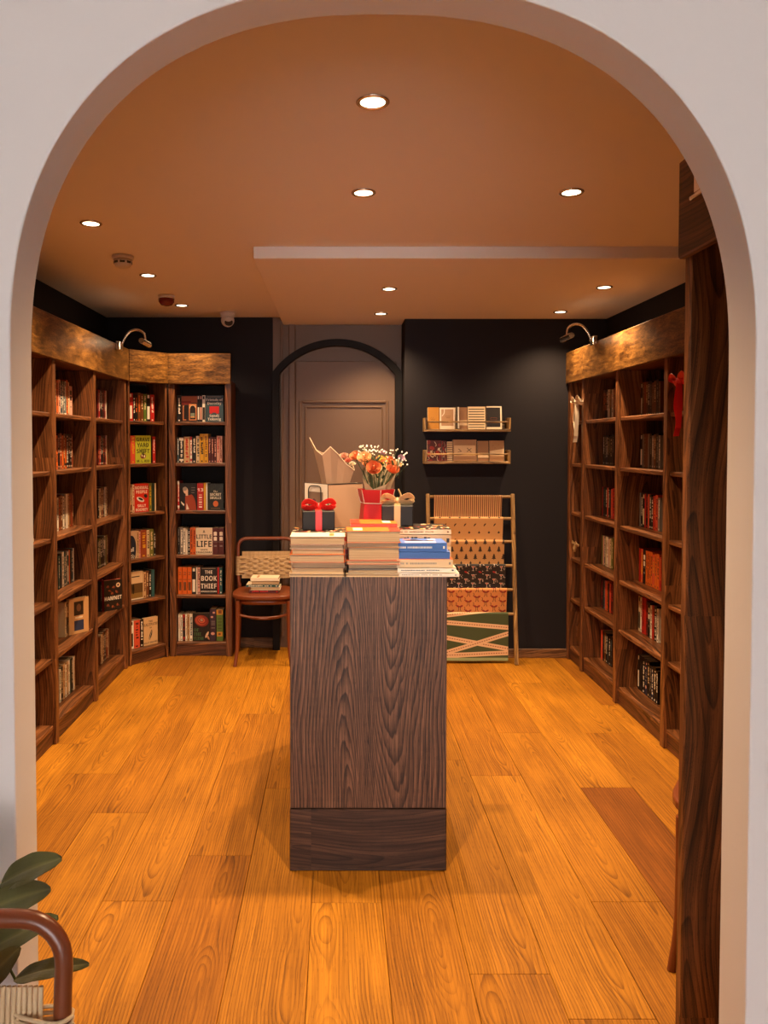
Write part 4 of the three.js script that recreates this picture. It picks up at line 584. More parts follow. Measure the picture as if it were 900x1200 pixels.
// ------------------------------------------------------------------ wrapping paper rack
const wraps = canvas(2048, 1024, (x) => {
  const cell = (i, f) => { x.save(); x.translate((i % 3) * 680, Math.floor(i / 3) * 512); x.beginPath(); x.rect(0, 0, 676, 508); x.clip(); f(676, 508); x.restore(); };
  cell(0, (w, h) => { x.fillStyle = '#c28d58'; x.fillRect(0, 0, w, h); for (let i = 0; i < 34; i++) { x.fillStyle = '#6a3c20'; x.fillRect(i * 20, 0, 8, h); x.fillStyle = '#e6bd86'; x.fillRect(i * 20 + 12, 0, 3, h); } });
  cell(1, (w, h) => { x.fillStyle = '#c9955c'; x.fillRect(0, 0, w, h); x.scale(0.64, 0.64); x.fillStyle = '#2c1a10'; for (let r = 0; r < 8; r++) for (let c = 0; c < 8; c++) { const X = 90 + c * 150 - (r % 2) * 70, Y = 40 + r * 120; if (r % 2) { x.beginPath(); x.ellipse(X, Y, 9, 24, 0.5, 0, 7); x.fill(); x.beginPath(); x.ellipse(X + 12, Y - 12, 14, 7, -0.6, 0, 7); x.fill(); } else { x.beginPath(); x.arc(X, Y, 15, 0, 7); x.fill(); x.fillRect(X - 3, Y - 24, 6, 12); x.fillRect(X - 20, Y - 3, 40, 6); } } });
  cell(2, (w, h) => { x.fillStyle = '#c4925a'; x.fillRect(0, 0, w, h); x.scale(0.64, 0.64); x.fillStyle = '#2c1a10'; for (let r = 0; r < 8; r++) for (let c = 0; c < 9; c++) { const X = 60 + c * 140 - (r % 2) * 70, Y = 10 + r * 118; for (let k = 0; k < 3; k++) { x.beginPath(); x.moveTo(X, Y + k * 22); x.lineTo(X + 18 + k * 8, Y + 34 + k * 26); x.lineTo(X - 18 - k * 8, Y + 34 + k * 26); x.fill(); } x.fillRect(X - 4, Y + 84, 8, 16); } });
  cell(3, (w, h) => { x.fillStyle = '#1f1714'; x.fillRect(0, 0, w, h); x.scale(0.64, 0.64); const r = rng(9); for (let q = 0; q < 7; q++) for (let c = 0; c < 11; c++) { const X = 50 + c * 104, Y = 30 + q * 130 + (c % 2) * 64; if ((q + c) % 2 === 0 || c % 2) { x.fillStyle = '#ead9c0'; x.beginPath(); x.moveTo(X - 28, Y - 26); x.lineTo(X + 28, Y - 26); x.lineTo(X, Y + 12); x.fill(); x.fillRect(X - 3, Y + 8, 6, 36); x.fillRect(X - 16, Y + 42, 32, 5); x.fillStyle = '#b3261b'; x.beginPath(); x.moveTo(X - 18, Y - 20); x.lineTo(X + 18, Y - 20); x.lineTo(X, Y + 4); x.fill(); } else { x.fillStyle = '#a5241a'; x.beginPath(); x.ellipse(X, Y, 26, 13, 0.4, 0, 7); x.fill(); } x.fillStyle = '#ead9c0'; for (let k = 0; k < 5; k++) x.fillRect(X + 34 + (r() - 0.5) * 34, Y + (r() - 0.5) * 60, 11, 8); } });
  cell(4, (w, h) => { x.fillStyle = '#d0894c'; x.fillRect(0, 0, w, h); x.scale(0.64, 0.64); for (let q = 0; q < 6; q++) for (let c = 0; c < 9; c++) { const X = 66 + c * 132, Y = 20 + q * 150 + (c % 2) * 70; x.fillStyle = '#8e1f17'; x.beginPath(); x.ellipse(X - 26, Y, 28, 14, 0.5, 0, 7); x.fill(); x.beginPath(); x.ellipse(X + 26, Y, 28, 14, -0.5, 0, 7); x.fill(); x.strokeStyle = '#2a1712'; x.lineWidth = 7; for (const s of [-1, 1]) { x.beginPath(); x.moveTo(X, Y); x.bezierCurveTo(X + s * 30, Y + 30, X - s * 6, Y + 40, X + s * 26, Y + 78); x.stroke(); } x.beginPath(); x.moveTo(X - 60, Y - 60); x.quadraticCurveTo(X - 36, Y - 40, X - 60, Y - 10); x.stroke(); } });
  cell(5, (w, h) => { x.fillStyle = '#3f4a26'; x.fillRect(0, 0, w, h); const band = (y0, y1) => { const a = Math.atan2(y1 - y0, w); x.save(); x.translate(0, y0); x.rotate(a); x.fillStyle = '#dcb48c'; x.fillRect(-10, -24, w * 1.2, 48); x.fillStyle = '#8d5a3c'; for (let i = 0; i < 34; i++) x.fillRect(i * 24, -5, 15, 9); x.restore(); }; band(60, -30); band(120, 180); band(270, 400); band(460, 240); band(470, 440); x.fillStyle = '#93a070'; x.fillRect(0, 486, w, 22); });
});
{
  const o = thing('wrapping_paper_rack', 'pine ladder rack hung with wrapping paper sheets against the dark wall', 'rack', [0, 0, 0]);
  const foot = 5.165, head = 5.325, H = 1.15, dAt = (y) => foot + (head - foot) * y / H, lean = Math.atan2(head - foot, H);
  for (const x of [0.63, 1.217]) part(o, 'post', cbox(0.026, Math.hypot(H, head - foot), 0.026, 0.004, 'y', ou(), ov()), M.pine, [x, H / 2 + 0.002, -(foot + head) / 2], [-lean, 0, 0]);
  const ys = [1.132, 0.982, 0.825, 0.662, 0.5, 0.338];
  ys.forEach((y) => part(o, 'rung', new THREE.CylinderGeometry(0.0105, 0.0105, 0.562, 12), M.pine, [0.9235, y, -dAt(y)], [0, 0, Math.PI / 2]));
  const said = ['striped brown wrapping paper sheet on the top rung of the rack', 'tan wrapping paper with acorns and stars, on second rung from top', 'tan wrapping paper with dark fir trees on the rack', 'black wrapping paper with red cocktail glasses on the rack', 'orange wrapping paper with dark red bows on the rack', 'dark green wrapping paper with crossed ribbons on the lowest rung'];
  const wrapMat = new THREE.MeshStandardMaterial({ map: wraps, roughness: 0.6, side: THREE.DoubleSide });
  ys.forEach((y, i) => {
    const s = thing('wrapping_paper', said[i], 'wrapping paper', [0, 0, 0], 0, 'wrapping paper sheets on the rack'), x0 = 0.672 + (i > 3 ? 0.006 * i : 0), x1 = 1.142 + i * 0.005, end = i === 5 ? 0.02 : ys[i + 1] - 0.02, d = dAt(y), r = 0.0125, prof = [];
    for (let k = 0; k <= 4; k++) prof.push([y - 0.16 * (1 - k / 4) * 0.9, -(d + r)]);
    for (let k = 1; k <= 8; k++) { const a = Math.PI * k / 8; prof.push([y + r * Math.sin(a), -d - r * Math.cos(a)]); }
    for (let k = 1; k <= 12; k++) { const q = k / 12; prof.push([y + (end - y) * q, -d + r - (i < 5 ? 0.017 * Math.min(1, q * 1.4) : 0)]); }
    const pos = [], uv = [], cols = 12, cu = (i % 3) * 680, cv = Math.floor(i / 3) * 512, front = y - end; let run = 0; const len = [0];
    for (let k = 1; k < prof.length; k++) { run += Math.hypot(prof[k][0] - prof[k - 1][0], prof[k][1] - prof[k - 1][1]); len.push(run); }
    const topAt = len[9], span = i === 5 ? 0.33 : 0.35;
    const P = (k, c) => { const q = c / cols; return [x0 + (x1 - x0) * q, prof[k][0], prof[k][1] + 0.002 * Math.sin(q * 9 + i * 2) * Math.max(0, (k - 10) / 12)]; };
    const T = (k, c) => [(cu + 4 + 668 * c / cols) / 2048, 1 - (cv + 6 + 496 * Math.min(1, Math.max(0, (len[k] - topAt + 0.01) / span))) / 1024];
    for (let k = 0; k + 1 < prof.length; k++) for (let c = 0; c < cols; c++) for (const [a, b] of [[0, 0], [1, 1], [0, 1], [0, 0], [1, 0], [1, 1]]) { pos.push(...P(k + a, c + b)); uv.push(...T(k + a, c + b)); }
    const g = new THREE.BufferGeometry(); g.setAttribute('position', new THREE.Float32BufferAttribute(pos, 3)); g.setAttribute('uv', new THREE.Float32BufferAttribute(uv, 2)); g.computeVertexNormals();
    part(s, 'sheet', g, wrapMat);
  });
}

// ------------------------------------------------------------------ gifts, bag and flowers on the counter
function bow(parent, mat, x, y, z, s, tails) {
  part(parent, 'bow', [ribbon([V(0, 0, 0), V(-0.4, 0.35, 0.1), V(-1, 0.5, 0.1), V(-1.25, 0.15, 0), V(-0.9, -0.1, -0.1), V(-0.3, 0.02, -0.05), V(0, 0, 0)].map((p) => p.multiplyScalar(s).add(V(x, y, z))), s * 0.62, V(0, 0.8, 0.6), 0.001, 30, 0.4), ribbon([V(0, 0, 0), V(0.4, 0.35, 0.1), V(1, 0.55, 0.1), V(1.3, 0.2, 0), V(0.9, -0.08, -0.1), V(0.3, 0.02, -0.05), V(0, 0, 0)].map((p) => p.multiplyScalar(s).add(V(x, y, z))), s * 0.62, V(0, 0.8, 0.6), 0.001, 30, 0.4), move(new THREE.SphereGeometry(s * 0.28, 10, 8), x, y + s * 0.1, z)], mat);
  if (tails) part(parent, 'ribbon_tail', tails.map((t) => ribbon(t.map((p) => V(...p)), s * 0.5, V(0.3, 0.1, 1))), mat);
}
function gift(label, x, d, w, h, dd, base, mat, turn) {
  const o = thing('gift_box', label, 'gift box', [x, base, -d], turn, 'black gift boxes on the counter');
  part(o, 'box', cbox(w, h, dd, 0.003), M.giftBlack, [0, h / 2, 0]);
  const rw = w * 0.2, e = 0.0012;
  part(o, 'ribbon_band', [move(cbox(rw, h + 2 * e, e, 0.0003), 0, h / 2, dd / 2 + e / 2), move(cbox(rw, h + 2 * e, e, 0.0003), 0, h / 2, -dd / 2 - e / 2), move(cbox(rw, e, dd, 0.0003), 0, h + e / 2, 0)], mat);
  bow(o, mat, 0, h + 0.013, dd * 0.3, w * 0.37);
}
gift('black gift box tied with a red ribbon on the counter', -0.072, 2.93, 0.122, 0.072, 0.1, 1.175, M.redRibbon, 0.06);
gift('black gift box tied with a gold ribbon on the counter', 0.232, 2.95, 0.12, 0.078, 0.1, 1.188, M.goldRibbon, -0.08);
{ // paper gift bag, one corner forward
  const turn = Math.atan2(0.617, 0.787), o = thing('gift_bag', 'white and kraft paper gift bag with black rope handles', 'gift bag', [-0.039, CT, -3.24], turn);
  // local: kraft face along +x at z=0, white face along -z at x=0
  const W = 0.19, Dp = 0.165, H = 0.29, t = 0.0016;
  part(o, 'kraft_side', move(cbox(W, H, t, 0.0004), W / 2, H / 2, -t / 2), M.kraft); part(o, 'kraft_side', move(cbox(W, H, t, 0.0004), W / 2, H / 2, -Dp), M.kraft);
  part(o, 'white_side', move(cbox(t, H, Dp, 0.0004), -t / 2, H / 2, -Dp / 2), M.bagWhite); part(o, 'white_side', move(cbox(t, H, Dp, 0.0004), W, H / 2, -Dp / 2), M.bagWhite);
  part(o, 'bottom', move(cbox(W, t, Dp, 0.0004), W / 2, t / 2, -Dp / 2), M.kraft);
  part(o, 'rim', [move(cbox(W + 0.002, 0.004, 0.003, 0.0005), W / 2, H, 0), move(cbox(0.003, 0.004, Dp, 0.0005), 0, H, -Dp / 2), move(cbox(0.003, H, 0.003, 0.0005), 0, H / 2, 0), move(cbox(0.003, H, 0.003, 0.0005), 0, H / 2, -Dp)], M.black);
  part(o, 'print', [move(cbox(0.0008, 0.17, 0.1, 0.0002), -t - 0.0004, H - 0.12, -Dp / 2)], lin(0.22, 0.14, 0.1, 0.7)); const ov2 = new THREE.SphereGeometry(1, 16, 10); ov2.scale(0.001, 0.036, 0.02); part(o, 'print_oval', ov2, lin(0.09, 0.02, 0.05, 0.6), [-t - 0.0012, H - 0.1, -Dp / 2 - 0.012]);
  part(o, 'handle', [tube([V(-0.006, H - 0.13, -Dp / 2 - 0.042), V(-0.008, H - 0.02, -Dp / 2 - 0.042), V(-0.006, H - 0.012, -Dp / 2 - 0.034), V(-0.006, H - 0.012, -Dp / 2 + 0.034), V(-0.008, H - 0.02, -Dp / 2 + 0.042), V(-0.006, H - 0.13, -Dp / 2 + 0.042)], 0.0026, 48, 6)], M.black);
}
function paperCone(cx, cz, y0, tips, r0, folds) {                               // sheet rolled to a cone with torn-looking peaks; tips: [angle, radius, height]
  const pos = [], uv = [], rows = 8, n = tips.length; const P = (k, j) => { const q = j / rows, [a, r, h] = tips[k % n], rr = r0 + (r - r0) * Math.pow(q, 1.5) * (1 + folds * (k % 2 ? -1 : 1) * q); return [cx + rr * Math.cos(a), y0 + (h - y0) * q, cz + rr * Math.sin(a)]; };
  for (let k = 0; k < n; k++) for (let j = 0; j < rows; j++) for (const [a, b] of [[0, 0], [1, 1], [1, 0], [0, 0], [0, 1], [1, 1]]) { pos.push(...P(k + a, j + b)); uv.push((k + a) / n, (j + b) / rows); }
  const g = new THREE.BufferGeometry(); g.setAttribute('position', new THREE.Float32BufferAttribute(pos, 3)); g.setAttribute('uv', new THREE.Float32BufferAttribute(uv, 2)); g.computeVertexNormals(); return g;
}
function roseGeometry(R, seed) {
  const r = rng(seed), out = [];
  const petal = (rad, h, flare, a0, half) => {
    const pos = [], A = 6, B = 5, P = (i, j) => { const q = i / A * 2 - 1, t = j / B, rr = rad * (0.3 + 0.7 * Math.sin(Math.min(1, t * 1.25) * 1.5708)) + flare * t * t * (1 - 0.5 * q * q), a = a0 + q * half; return [rr * Math.cos(a), -R * 0.35 + t * h * (1 - 0.22 * q * q), rr * Math.sin(a)]; };
    for (let i = 0; i < A; i++) for (let j = 0; j < B; j++) for (const [u, v] of [[0, 0], [1, 1], [1, 0], [0, 0], [0, 1], [1, 1]]) pos.push(...P(i + u, j + v));
    const g = new THREE.BufferGeometry(); g.setAttribute('position', new THREE.Float32BufferAttribute(pos, 3)); g.setAttribute('uv', new THREE.Float32BufferAttribute(new Float32Array(pos.length / 3 * 2), 2)); g.computeVertexNormals(); return g;
  };
  for (let ring = 0; ring < 5; ring++) for (let k = 0; k < 3 + (ring >> 1); k++) out.push(petal(R * (0.16 + ring * 0.17), R * (1.25 - ring * 0.13), R * 0.07 * ring, k / (3 + (ring >> 1)) * 6.283 + ring * 1.1 + r() * 0.4, 1.15 - ring * 0.06));
  out.push(move(new THREE.SphereGeometry(R * 0.16, 8, 6), 0, R * 0.7, 0));
  return merge(out);
}
{
  const o = thing('bouquet', 'kraft-wrapped bouquet standing in the paper gift bag', 'bouquet', [0, 0, 0]);
  const c = [-0.015, -3.363], D2R = Math.PI / 180;                             // angle 0 points along +x, 90 towards the camera
  const tips = [[180, 0.1, 1.527], [152, 0.088, 1.47], [126, 0.08, 1.452], [101, 0.076, 1.487], [76, 0.078, 1.455], [50, 0.085, 1.415], [22, 0.092, 1.385], [-8, 0.096, 1.39], [-38, 0.096, 1.42], [-68, 0.09, 1.44], [-98, 0.09, 1.45], [-128, 0.092, 1.46], [-156, 0.095, 1.48]].map(([a, r, h]) => [a * D2R, r, h]).reverse();
  part(o, 'paper_wrap', paperCone(c[0], c[1], 1.09, tips, 0.02, 0.05), M.kraft);
  const rim = tips.map((t, i) => { const rr = t[1] * (1 + 0.05 * (i % 2 ? -1 : 1)); return V(c[0] + rr * Math.cos(t[0]), t[2], c[1] + rr * Math.sin(t[0])); });
  part(o, 'edge_fold', rim.map((a, i) => { const b = rim[(i + 1) % rim.length]; return tube([a, a.clone().lerp(b, 0.5), b], 0.0019, 2, 5); }), lin(0.66, 0.5, 0.34, 0.7));
  const cols = [[0.6, 0.16, 0.1], [0.7, 0.4, 0.28], [0.75, 0.66, 0.5]].map((q) => lin(...q, 0.6, { side: THREE.DoubleSide }));
  [[0.05, 1.425, -3.33], [0.03, 1.445, -3.36], [0.065, 1.41, -3.36], [0.0, 1.44, -3.38], [0.04, 1.43, -3.4]].forEach(([x, y, z], i) => { part(o, 'flower', roseGeometry(0.016 + 0.003 * (i % 2), i + 40), cols[i % 3], [x, y, z], [0.3, i, 0.2]); part(o, 'stem', taper([V(x, y - 0.004, z), V(x * 0.4 - 0.009, y - 0.15, (z - 3.363) / 2), V(-0.013, 1.12, -3.363)], [0.002, 0.002, 0.002], 6, 5), M.stem); });
}
{
  const bx = 0.158, bz = -3.12, o = thing('flower_box', 'red folded card flower box holding the rose bouquet', 'flower box', [bx, CT, bz]);
  const prof = [[0.0, 0], [0.086, 0], [0.064, 0.222], [0.079, 0.278], [0.074, 0.278], [0.058, 0.224], [0.05, 0.12], [0, 0.12]];
  const g = new THREE.LatheGeometry(prof.map((p) => new THREE.Vector2(...p)), 6, 0.2).toNonIndexed(); g.computeVertexNormals(); part(o, 'card_body', g, M.red);
  const at = (k, r, y) => { const a = 0.2 + k * Math.PI / 3; return V(r * Math.sin(a), y, r * Math.cos(a)); }, edges = [];
  for (let k = 0; k < 6; k++) { edges.push(tube([at(k, 0.0655, 0.223), at(k + 1, 0.0655, 0.223)].flatMap((p, i, l) => i ? [p] : [p, p.clone().lerp(l[1], 0.5)]), 0.0016, 3, 5)); edges.push(tube([at(k, 0.0655, 0.224), at(k, 0.072, 0.25), at(k, 0.0795, 0.278)], 0.0014, 3, 5)); }
  part(o, 'cut_edge', edges, M.bagWhite, undefined, undefined, 'white cut card edges');
  part(o, 'gold_curl', [tube([V(0.088, 0.28, 0.036), V(0.098, 0.25, 0.045), V(0.078, 0.225, 0.06), V(0.1, 0.2, 0.05), V(0.085, 0.175, 0.065), V(0.105, 0.15, 0.06)], 0.004, 40, 6)], M.goldRibbon);
  const f = thing('bouquet', 'bouquet of orange roses and small white blooms in the red flower box', 'bouquet', [bx, CT + 0.13, bz]);
  const ds = { side: THREE.DoubleSide }, peach = lin(0.66, 0.27, 0.11, 0.65, ds), orange = lin(0.56, 0.15, 0.05, 0.65, ds), cream = lin(0.76, 0.46, 0.22, 0.65, ds), lilac = lin(0.42, 0.26, 0.33, 0.65, ds), white = lin(0.82, 0.76, 0.66, 0.7), yel = lin(0.5, 0.4, 0.05, 0.7);
  const roses = [[427, 537, 3.09, cream, 0.027], [438, 549, 3.05, orange, 0.028], [460, 551, 3.07, orange, 0.026], [417, 535, 3.13, peach, 0.024], [457, 541, 3.12, peach, 0.021], [432, 544, 3.14, peach, 0.024], [449, 531, 3.15, lilac, 0.014], [470, 537, 3.12, lilac, 0.014], [446, 539, 3.1, peach, 0.018], [466, 545, 3.14, cream, 0.016]];
  roses.forEach(([px, py, d, m, R], i) => {
    const p = atDepth(px, py, d).sub(f.position), h = part(f, R > 0.02 ? 'rose' : 'small_flower', roseGeometry(R, i + 3), m, [p.x, p.y, p.z], [0.8 + 0.25 * Math.sin(i * 2), 0, -p.x * 3]);
    part(f, 'stem', taper([V(p.x, p.y - R * 0.4, p.z), V(p.x * 0.42, p.y * 0.62, p.z * 0.42), V(p.x * 0.2, 0.005, p.z * 0.2)], [0.0022, 0.0025, 0.0025], 8, 5), M.stem);
  });
  const r = rng(77), dots = [], twigs = []; for (let i = 0; i < 90; i++) { const left = i < 48, px = left ? 420 + r() * 24 : 440 + r() * 38, py = left ? 522 + r() * 12 : 526 + r() * 20, p = atDepth(px, py, 3.08 + r() * 0.1).sub(f.position); dots.push(move(new THREE.IcosahedronGeometry(0.0028 + r() * 0.0018, 0), p.x, p.y, p.z)); if (i % 2 === 0) twigs.push(taper([p, V(p.x * 0.42, p.y * 0.65, p.z * 0.42), V(p.x * 0.15, 0.05, p.z * 0.15)], [0.0007, 0.0009, 0.001], 5, 3)); }
  const w = part(f, 'white_sprigs', dots, white); w.userData.kind = 'stuff'; const tw = part(f, 'twigs', twigs, M.stem); tw.userData.kind = 'stuff';
  const leaves = []; for (let i = 0; i < 46; i++) { const px = 424 + r() * 44, py = 536 + r() * 24, p = atDepth(px, py, 3.06 + r() * 0.12).sub(f.position), g = new THREE.SphereGeometry(1, 6, 4); g.scale(0.006, 0.014, 0.0012); leaves.push(move(g, p.x, p.y, p.z, r() * 1.4 - 0.7, r() * 3, r() * 2 - 1)); }
  const lv = part(f, 'leaves', leaves, M.leaf); lv.userData.kind = 'stuff';
  const ys = []; for (let i = 0; i < 12; i++) { const p = atDepth(440 + r() * 14, 534 + r() * 12, 3.07).sub(f.position); ys.push(move(new THREE.IcosahedronGeometry(0.004, 0), p.x, p.y, p.z)); } part(f, 'yellow_buds', ys, yel).userData.kind = 'stuff';
  const tp = [[3.6, 0.07, 0.22], [4.4, 0.085, 0.25], [5.4, 0.1, 0.25], [6.0, 0.105, 0.26], [6.5, 0.1, 0.22], [7.2, 0.075, 0.17], [8.1, 0.066, 0.15], [9.0, 0.07, 0.19]]; part(f, 'paper_wrap', paperCone(0, 0, 0.02, tp.map(([a, b, c]) => [a, b * 0.86, c]), 0.03, 0.03), lin(0.5, 0.4, 0.24, 0.6, { side: THREE.DoubleSide }));
}

// ------------------------------------------------------------------ ribbon bows on the bookcase at the other side
function hangBow(label, x, y, d, s, mat, drop) {
  const o = thing('ribbon_bow', label, 'bow', [x, y, -d], -Math.PI / 2, 'ribbon bows on the bookcase');
  bow(o, mat, 0, 0, 0, s, [[[0, 0, 0], [-0.25 * s, -drop * 0.45, 0.006], [0.1 * s, -drop * 0.75, 0.004], [-0.2 * s, -drop, 0.006]], [[0, 0, 0], [0.3 * s, -drop * 0.4, 0.004], [0.2 * s, -drop * 0.85, 0.008]]]);
}
hangBow('cream ribbon bow hung on the bookcase near the back wall', 1.582, 1.77, 5.08, 0.06, M.creamRibbon, 0.26);
hangBow('small gold bow on a middle shelf of the bow-hung bookcase', 1.582, 0.83, 5.08, 0.035, M.goldRibbon, 0.05);
hangBow('bright red ribbon bow hung on the bookcase beside the end panel', 1.582, 1.785, 3.56, 0.06, M.redRibbon, 0.25);

// ------------------------------------------------------------------ fittings on the ceiling
function downlight(label, x, d, y, power = 1) {
  const o = thing('downlight', label, 'downlight', [x, y, -d], 0, 'recessed ceiling downlights');
  part(o, 'rim', lathe([[0.044, 0], [0.046, -0.004], [0.042, -0.0075], [0.034, -0.006], [0.033, -0.001], [0.044, 0]], 32), M.steel);
  part(o, 'lamp_face', new THREE.CylinderGeometry(0.033, 0.033, 0.003, 28), M.glow, [0, -0.003, 0]);
  const l = new THREE.SpotLight(WARM, SPOT_POWER * power, 0, 1.08, 1, 2); l.position.set(0, -0.016, 0); l.target.position.set(0, -1, 0); l.castShadow = true; l.shadow.radius = 0.9; l.shadow.mapSize.set(1024, 1024); o.add(l); o.add(l.target); l.name = 'beam'; l.target.name = 'beam_target';
}
[['round downlight in the main ceiling nearest the arch, over the counter front', 0.096, 2.09, CEIL], ['round downlight in the main ceiling directly over the counter', 0.097, 2.835, CEIL], ['round downlight in the main ceiling between counter and bow-hung bookcase', 0.855, 2.83, CEIL], 
  ['round downlight by the smoke detector on its arch side', -1.025, 3.227, CEIL], ['round downlight between the smoke detector and the red beacon', -1.03, 4.213, CEIL, 0.85], ['round downlight between the red beacon and the back wall', -1.03, 5.12, CEIL, 0.38],
  ['round downlight in the lowered ceiling behind the flowers', 0.29, 4.306, DROP, 0.8], ['round downlight in the lowered ceiling before the door arch', 0.29, 5.12, DROP, 0.65], ['round downlight in the lowered ceiling by the bow-hung bookcase', 1.472, 4.26, DROP, 0.75], ['round downlight in the lowered ceiling above the wrapping rack corner', 1.46, 5.05, DROP, 0.55]].forEach((a) => downlight(...a));
{
  const s = thing('smoke_detector', 'round white smoke detector on the main ceiling', 'smoke detector', [-1.05, CEIL, -3.794]);
  part(s, 'base', lathe([[0, 0], [0.052, 0], [0.054, -0.012], [0.05, -0.018], [0, -0.018]], 32), M.plastic); part(s, 'body', lathe([[0, -0.018], [0.045, -0.018], [0.044, -0.036], [0.036, -0.052], [0.02, -0.06], [0, -0.06]], 32), M.plastic);
  for (let k = 0; k < 8; k++) { const a = k / 8 * 6.283 + 0.2; part(s, 'vent', cbox(0.024, 0.011, 0.004, 0.001), M.darkPlastic, [0.0425 * Math.sin(a), -0.034, 0.0425 * Math.cos(a)], [0, a, 0]); }
  const b = thing('alarm_beacon', 'ceiling alarm beacon with a dark red lens', 'alarm', [-1.058, CEIL, -4.79]);
  part(b, 'base', lathe([[0, 0], [0.05, 0], [0.05, -0.022], [0, -0.022]], 32), M.plastic); part(b, 'lens', lathe([[0, -0.022], [0.049, -0.022], [0.047, -0.042], [0.034, -0.06], [0.014, -0.066], [0, -0.066]], 32), M.redLens);
  const c = thing('dome_camera', 'small white dome security camera on the ceiling', 'camera', [-0.765, CEIL, -5.4]);
  part(c, 'mount', lathe([[0, 0], [0.05, 0], [0.053, -0.012], [0.048, -0.034], [0, -0.034]], 32), M.plastic); part(c, 'ball', new THREE.SphereGeometry(0.046, 28, 20), M.plastic, [0, -0.058, 0]);
  const q = new THREE.CylinderGeometry(0.028, 0.03, 0.012, 24); part(c, 'lens', q, M.darkPlastic, [0.012, -0.074, 0.036], [1.05, 0, -0.2]); part(c, 'lens_ring', new THREE.TorusGeometry(0.03, 0.004, 8, 28), M.plastic, [0.011, -0.073, 0.034], [0.52, 0.25, 0]);
}
// ------------------------------------------------------------------ gooseneck picture lights on the bookcase headers
function pictureLight(label, x, y, d, turn) {                                    // local z points away from the header
  const o = thing('picture_light', label, 'lamp', [x, y, -d], turn, 'gooseneck picture lights');
  part(o, 'mount', cbox(0.06, 0.055, 0.03, 0.004), M.steel, [0, 0, 0.016]); part(o, 'screw', [move(new THREE.CylinderGeometry(0.006, 0.006, 0.008, 12), -0.016, 0.004, 0.034, Math.PI / 2), move(new THREE.CylinderGeometry(0.006, 0.006, 0.008, 12), 0.016, 0.004, 0.034, Math.PI / 2)], M.steel);
  part(o, 'arm', tube([V(0, 0.0, 0.03), V(0, 0.05, 0.052), V(0, 0.092, 0.09), V(0, 0.1, 0.135), V(0, 0.078, 0.172), V(0, 0.03, 0.182)], 0.0075, 40, 10), M.steel);
  const head = part(o, 'head', merge([move(new THREE.CylinderGeometry(0.017, 0.017, 0.2, 20), 0, 0, 0, 0, 0, Math.PI / 2)]), M.steel, [0, 0.02, 0.182]);
  part(head, 'lens', cbox(0.17, 0.016, 0.004, 0.001), M.glow, [0, 0, -0.0165]);
  const l = new THREE.RectAreaLight(WARM, PICTURE_POWER, 0.17, 0.018); l.position.set(0, 0.02, 0.182 - 0.021); l.name = 'beam'; o.add(l); o.updateMatrixWorld(true); l.lookAt(o.localToWorld(V(0, 0.02, 0)));
}
pictureLight('gooseneck picture light on the header where the long bookcase meets the corner', LCASE + 0.018, 2.112, 4.83, Math.PI / 2);
pictureLight('gooseneck picture light on the header of the bow-hung bookcase', RCASE - 0.018, 2.13, 4.72, -Math.PI / 2);
{ const o = thing('lamp_bracket', 'small steel bracket on the wooden header just inside the arch', 'bracket', [0.8325, 2.1, -1.76], -Math.PI / 2);
  part(o, 'plate', cbox(0.05, 0.05, 0.012, 0.002), M.steel, [0, 0, 0.0065]); part(o, 'bar', cbox(0.06, 0.01, 0.02, 0.002), M.steel, [0, -0.035, 0.0105]); part(o, 'hook', tube([V(0, 0.02, 0.012), V(0, 0.045, 0.018), V(0, 0.06, 0.012), V(0, 0.055, 0.005)], 0.005, 20, 8), M.steel); }

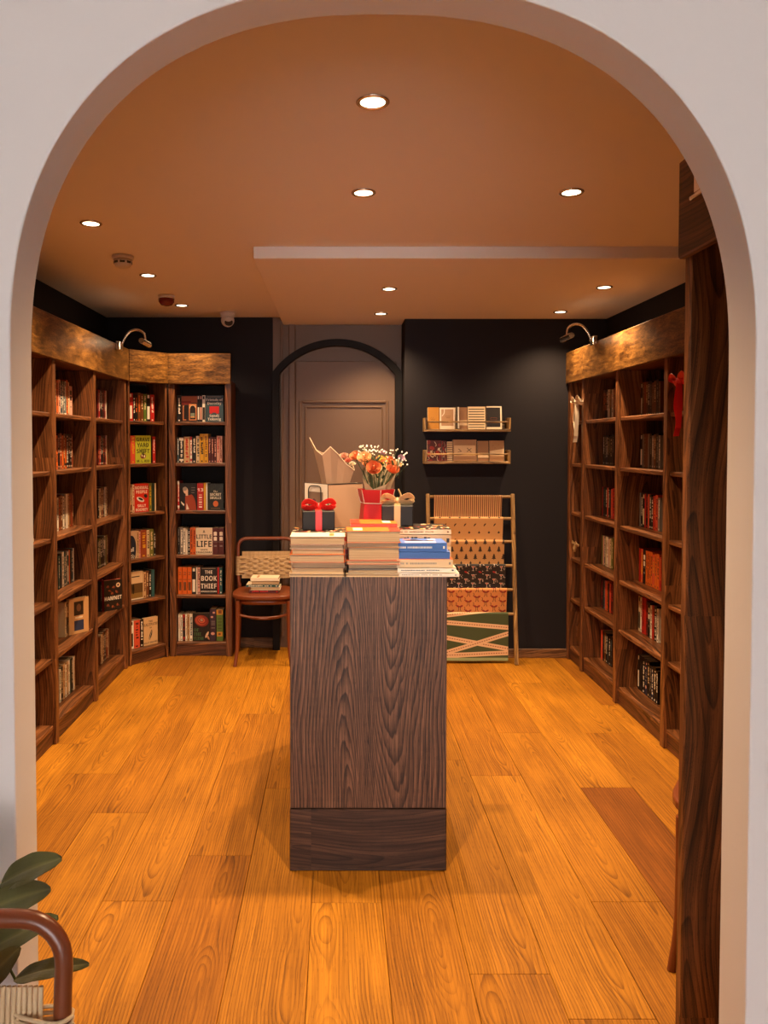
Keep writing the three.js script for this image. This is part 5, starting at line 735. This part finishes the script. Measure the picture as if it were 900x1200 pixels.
// ------------------------------------------------------------------ leafy plant beside the arch
{
  const bx = -0.62, bz = -1.24, o = thing('potted_plant', 'leafy potted plant with dark oval leaves beside the arch', 'plant', [bx, 0, bz]);
  part(o, 'pot', lathe([[0, 0], [0.11, 0], [0.14, 0.26], [0.148, 0.27], [0.142, 0.28], [0.13, 0.275], [0.125, 0.24], [0, 0.24]], 36), M.terracotta); part(o, 'soil', new THREE.CylinderGeometry(0.124, 0.124, 0.012, 28), M.soil, [0, 0.242, 0]);
  // leaf blades: base point, tip point, width, cup
  const leafMat = new THREE.MeshStandardMaterial({ color: 0xffffff, roughness: 0.34, vertexColors: true, side: THREE.DoubleSide });
  function blade(a, b, width, up, curl) {
    const len = a.distanceTo(b), dir = b.clone().sub(a).normalize(), side = dir.clone().cross(up).normalize(), nrm = side.clone().cross(dir).normalize(), L = 14, W = 8, pos = [], col = [], th = 0.0012;
    const P = (i, j, s) => { const t = i / L, q = j / W * 2 - 1, w = width / 2 * Math.pow(Math.sin(Math.PI * Math.min(1, Math.pow(t, 0.9) * 0.97 + 0.02)), 0.55); return a.clone().addScaledVector(dir, len * t).addScaledVector(side, q * w).addScaledVector(nrm, curl * Math.sin(t * 3.14) * len * 0.18 + Math.abs(q) * w * 0.22 + 0.0012 * Math.sin(t * 16 + q * 2) * Math.abs(q) + s * th); };
    const C = (i, j) => { const q = Math.abs(j - W / 2), vein = q < 0.5; return vein ? [0.2, 0.18, 0.06] : [0.12, 0.112, 0.036]; };
    for (const s of [1, -1]) for (let i = 0; i < L; i++) for (let j = 0; j < W; j++) for (const [u, v] of (s > 0 ? [[0, 0], [1, 0], [1, 1], [0, 0], [1, 1], [0, 1]] : [[0, 0], [1, 1], [1, 0], [0, 0], [0, 1], [1, 1]])) { const p = P(i + u, j + v, s); pos.push(p.x, p.y, p.z); col.push(...C(i + u, j + v)); }
    const g = new THREE.BufferGeometry(); g.setAttribute('position', new THREE.Float32BufferAttribute(pos, 3)); g.setAttribute('color', new THREE.Float32BufferAttribute(col, 3)); g.setAttribute('uv', new THREE.Float32BufferAttribute(new Float32Array(pos.length / 3 * 2), 2)); g.computeVertexNormals(); return g;
  }
  const at = (x, y, d) => atDepth(x, y, d).sub(o.position);
  const list = [[[2, 1036, 1.24], [72, 1006, 1.22], 0.047, V(0.15, 1, 0.75), 0.3], [[-14, 1066, 1.22], [59, 1042, 1.19], 0.05, V(0, 0.9, 0.9), 0.15], [[-20, 1118, 1.24], [68, 1075, 1.22], 0.044, V(0.1, 1, 0.75), 0.25], [[-26, 1160, 1.22], [23, 1110, 1.2], 0.04, V(0.5, 0.8, 0.7), 0.1], [[18, 1148, 1.25], [104, 1130, 1.2], 0.032, V(0, 1, 0.6), 0.3], [[-30, 1040, 1.26], [-50, 980, 1.24], 0.05, V(0.6, 0.2, 1), 0.2], [[-40, 1100, 1.2], [-110, 1060, 1.17], 0.05, V(0, 1, 0.7), 0.2], [[-20, 1180, 1.28], [-90, 1150, 1.3], 0.05, V(0, 1, 0.5), 0.25]];
  const stems = [[V(0, 0.24, 0.01), V(0.02, 0.5, 0.01), at(-16, 1070, 1.24)], [V(0.02, 0.24, -0.02), V(0.03, 0.45, 0), at(-22, 1160, 1.25)]];
  stems.forEach((s) => part(o, 'stem', taper(s, [0.006, 0.005, 0.003], 16, 7), M.stem));
  const joint = stems.map((s) => new THREE.CatmullRomCurve3(s));
  list.forEach(([a, b, w, up, curl], i) => { const A = at(...a), B = at(...b), lf = part(o, 'leaf', blade(A, B, w, up, curl), leafMat); const j = joint[i % 2].getPoint(i % 2 ? 0.75 + 0.03 * i : 0.86 + 0.02 * (i % 7)); part(o, 'leaf_stalk', taper([j, j.clone().lerp(A, 0.6).add(V(0, 0.006, 0)), A], [0.0028, 0.0024, 0.002], 6, 6), M.stem); });
}
renderer.render(scene, camera);
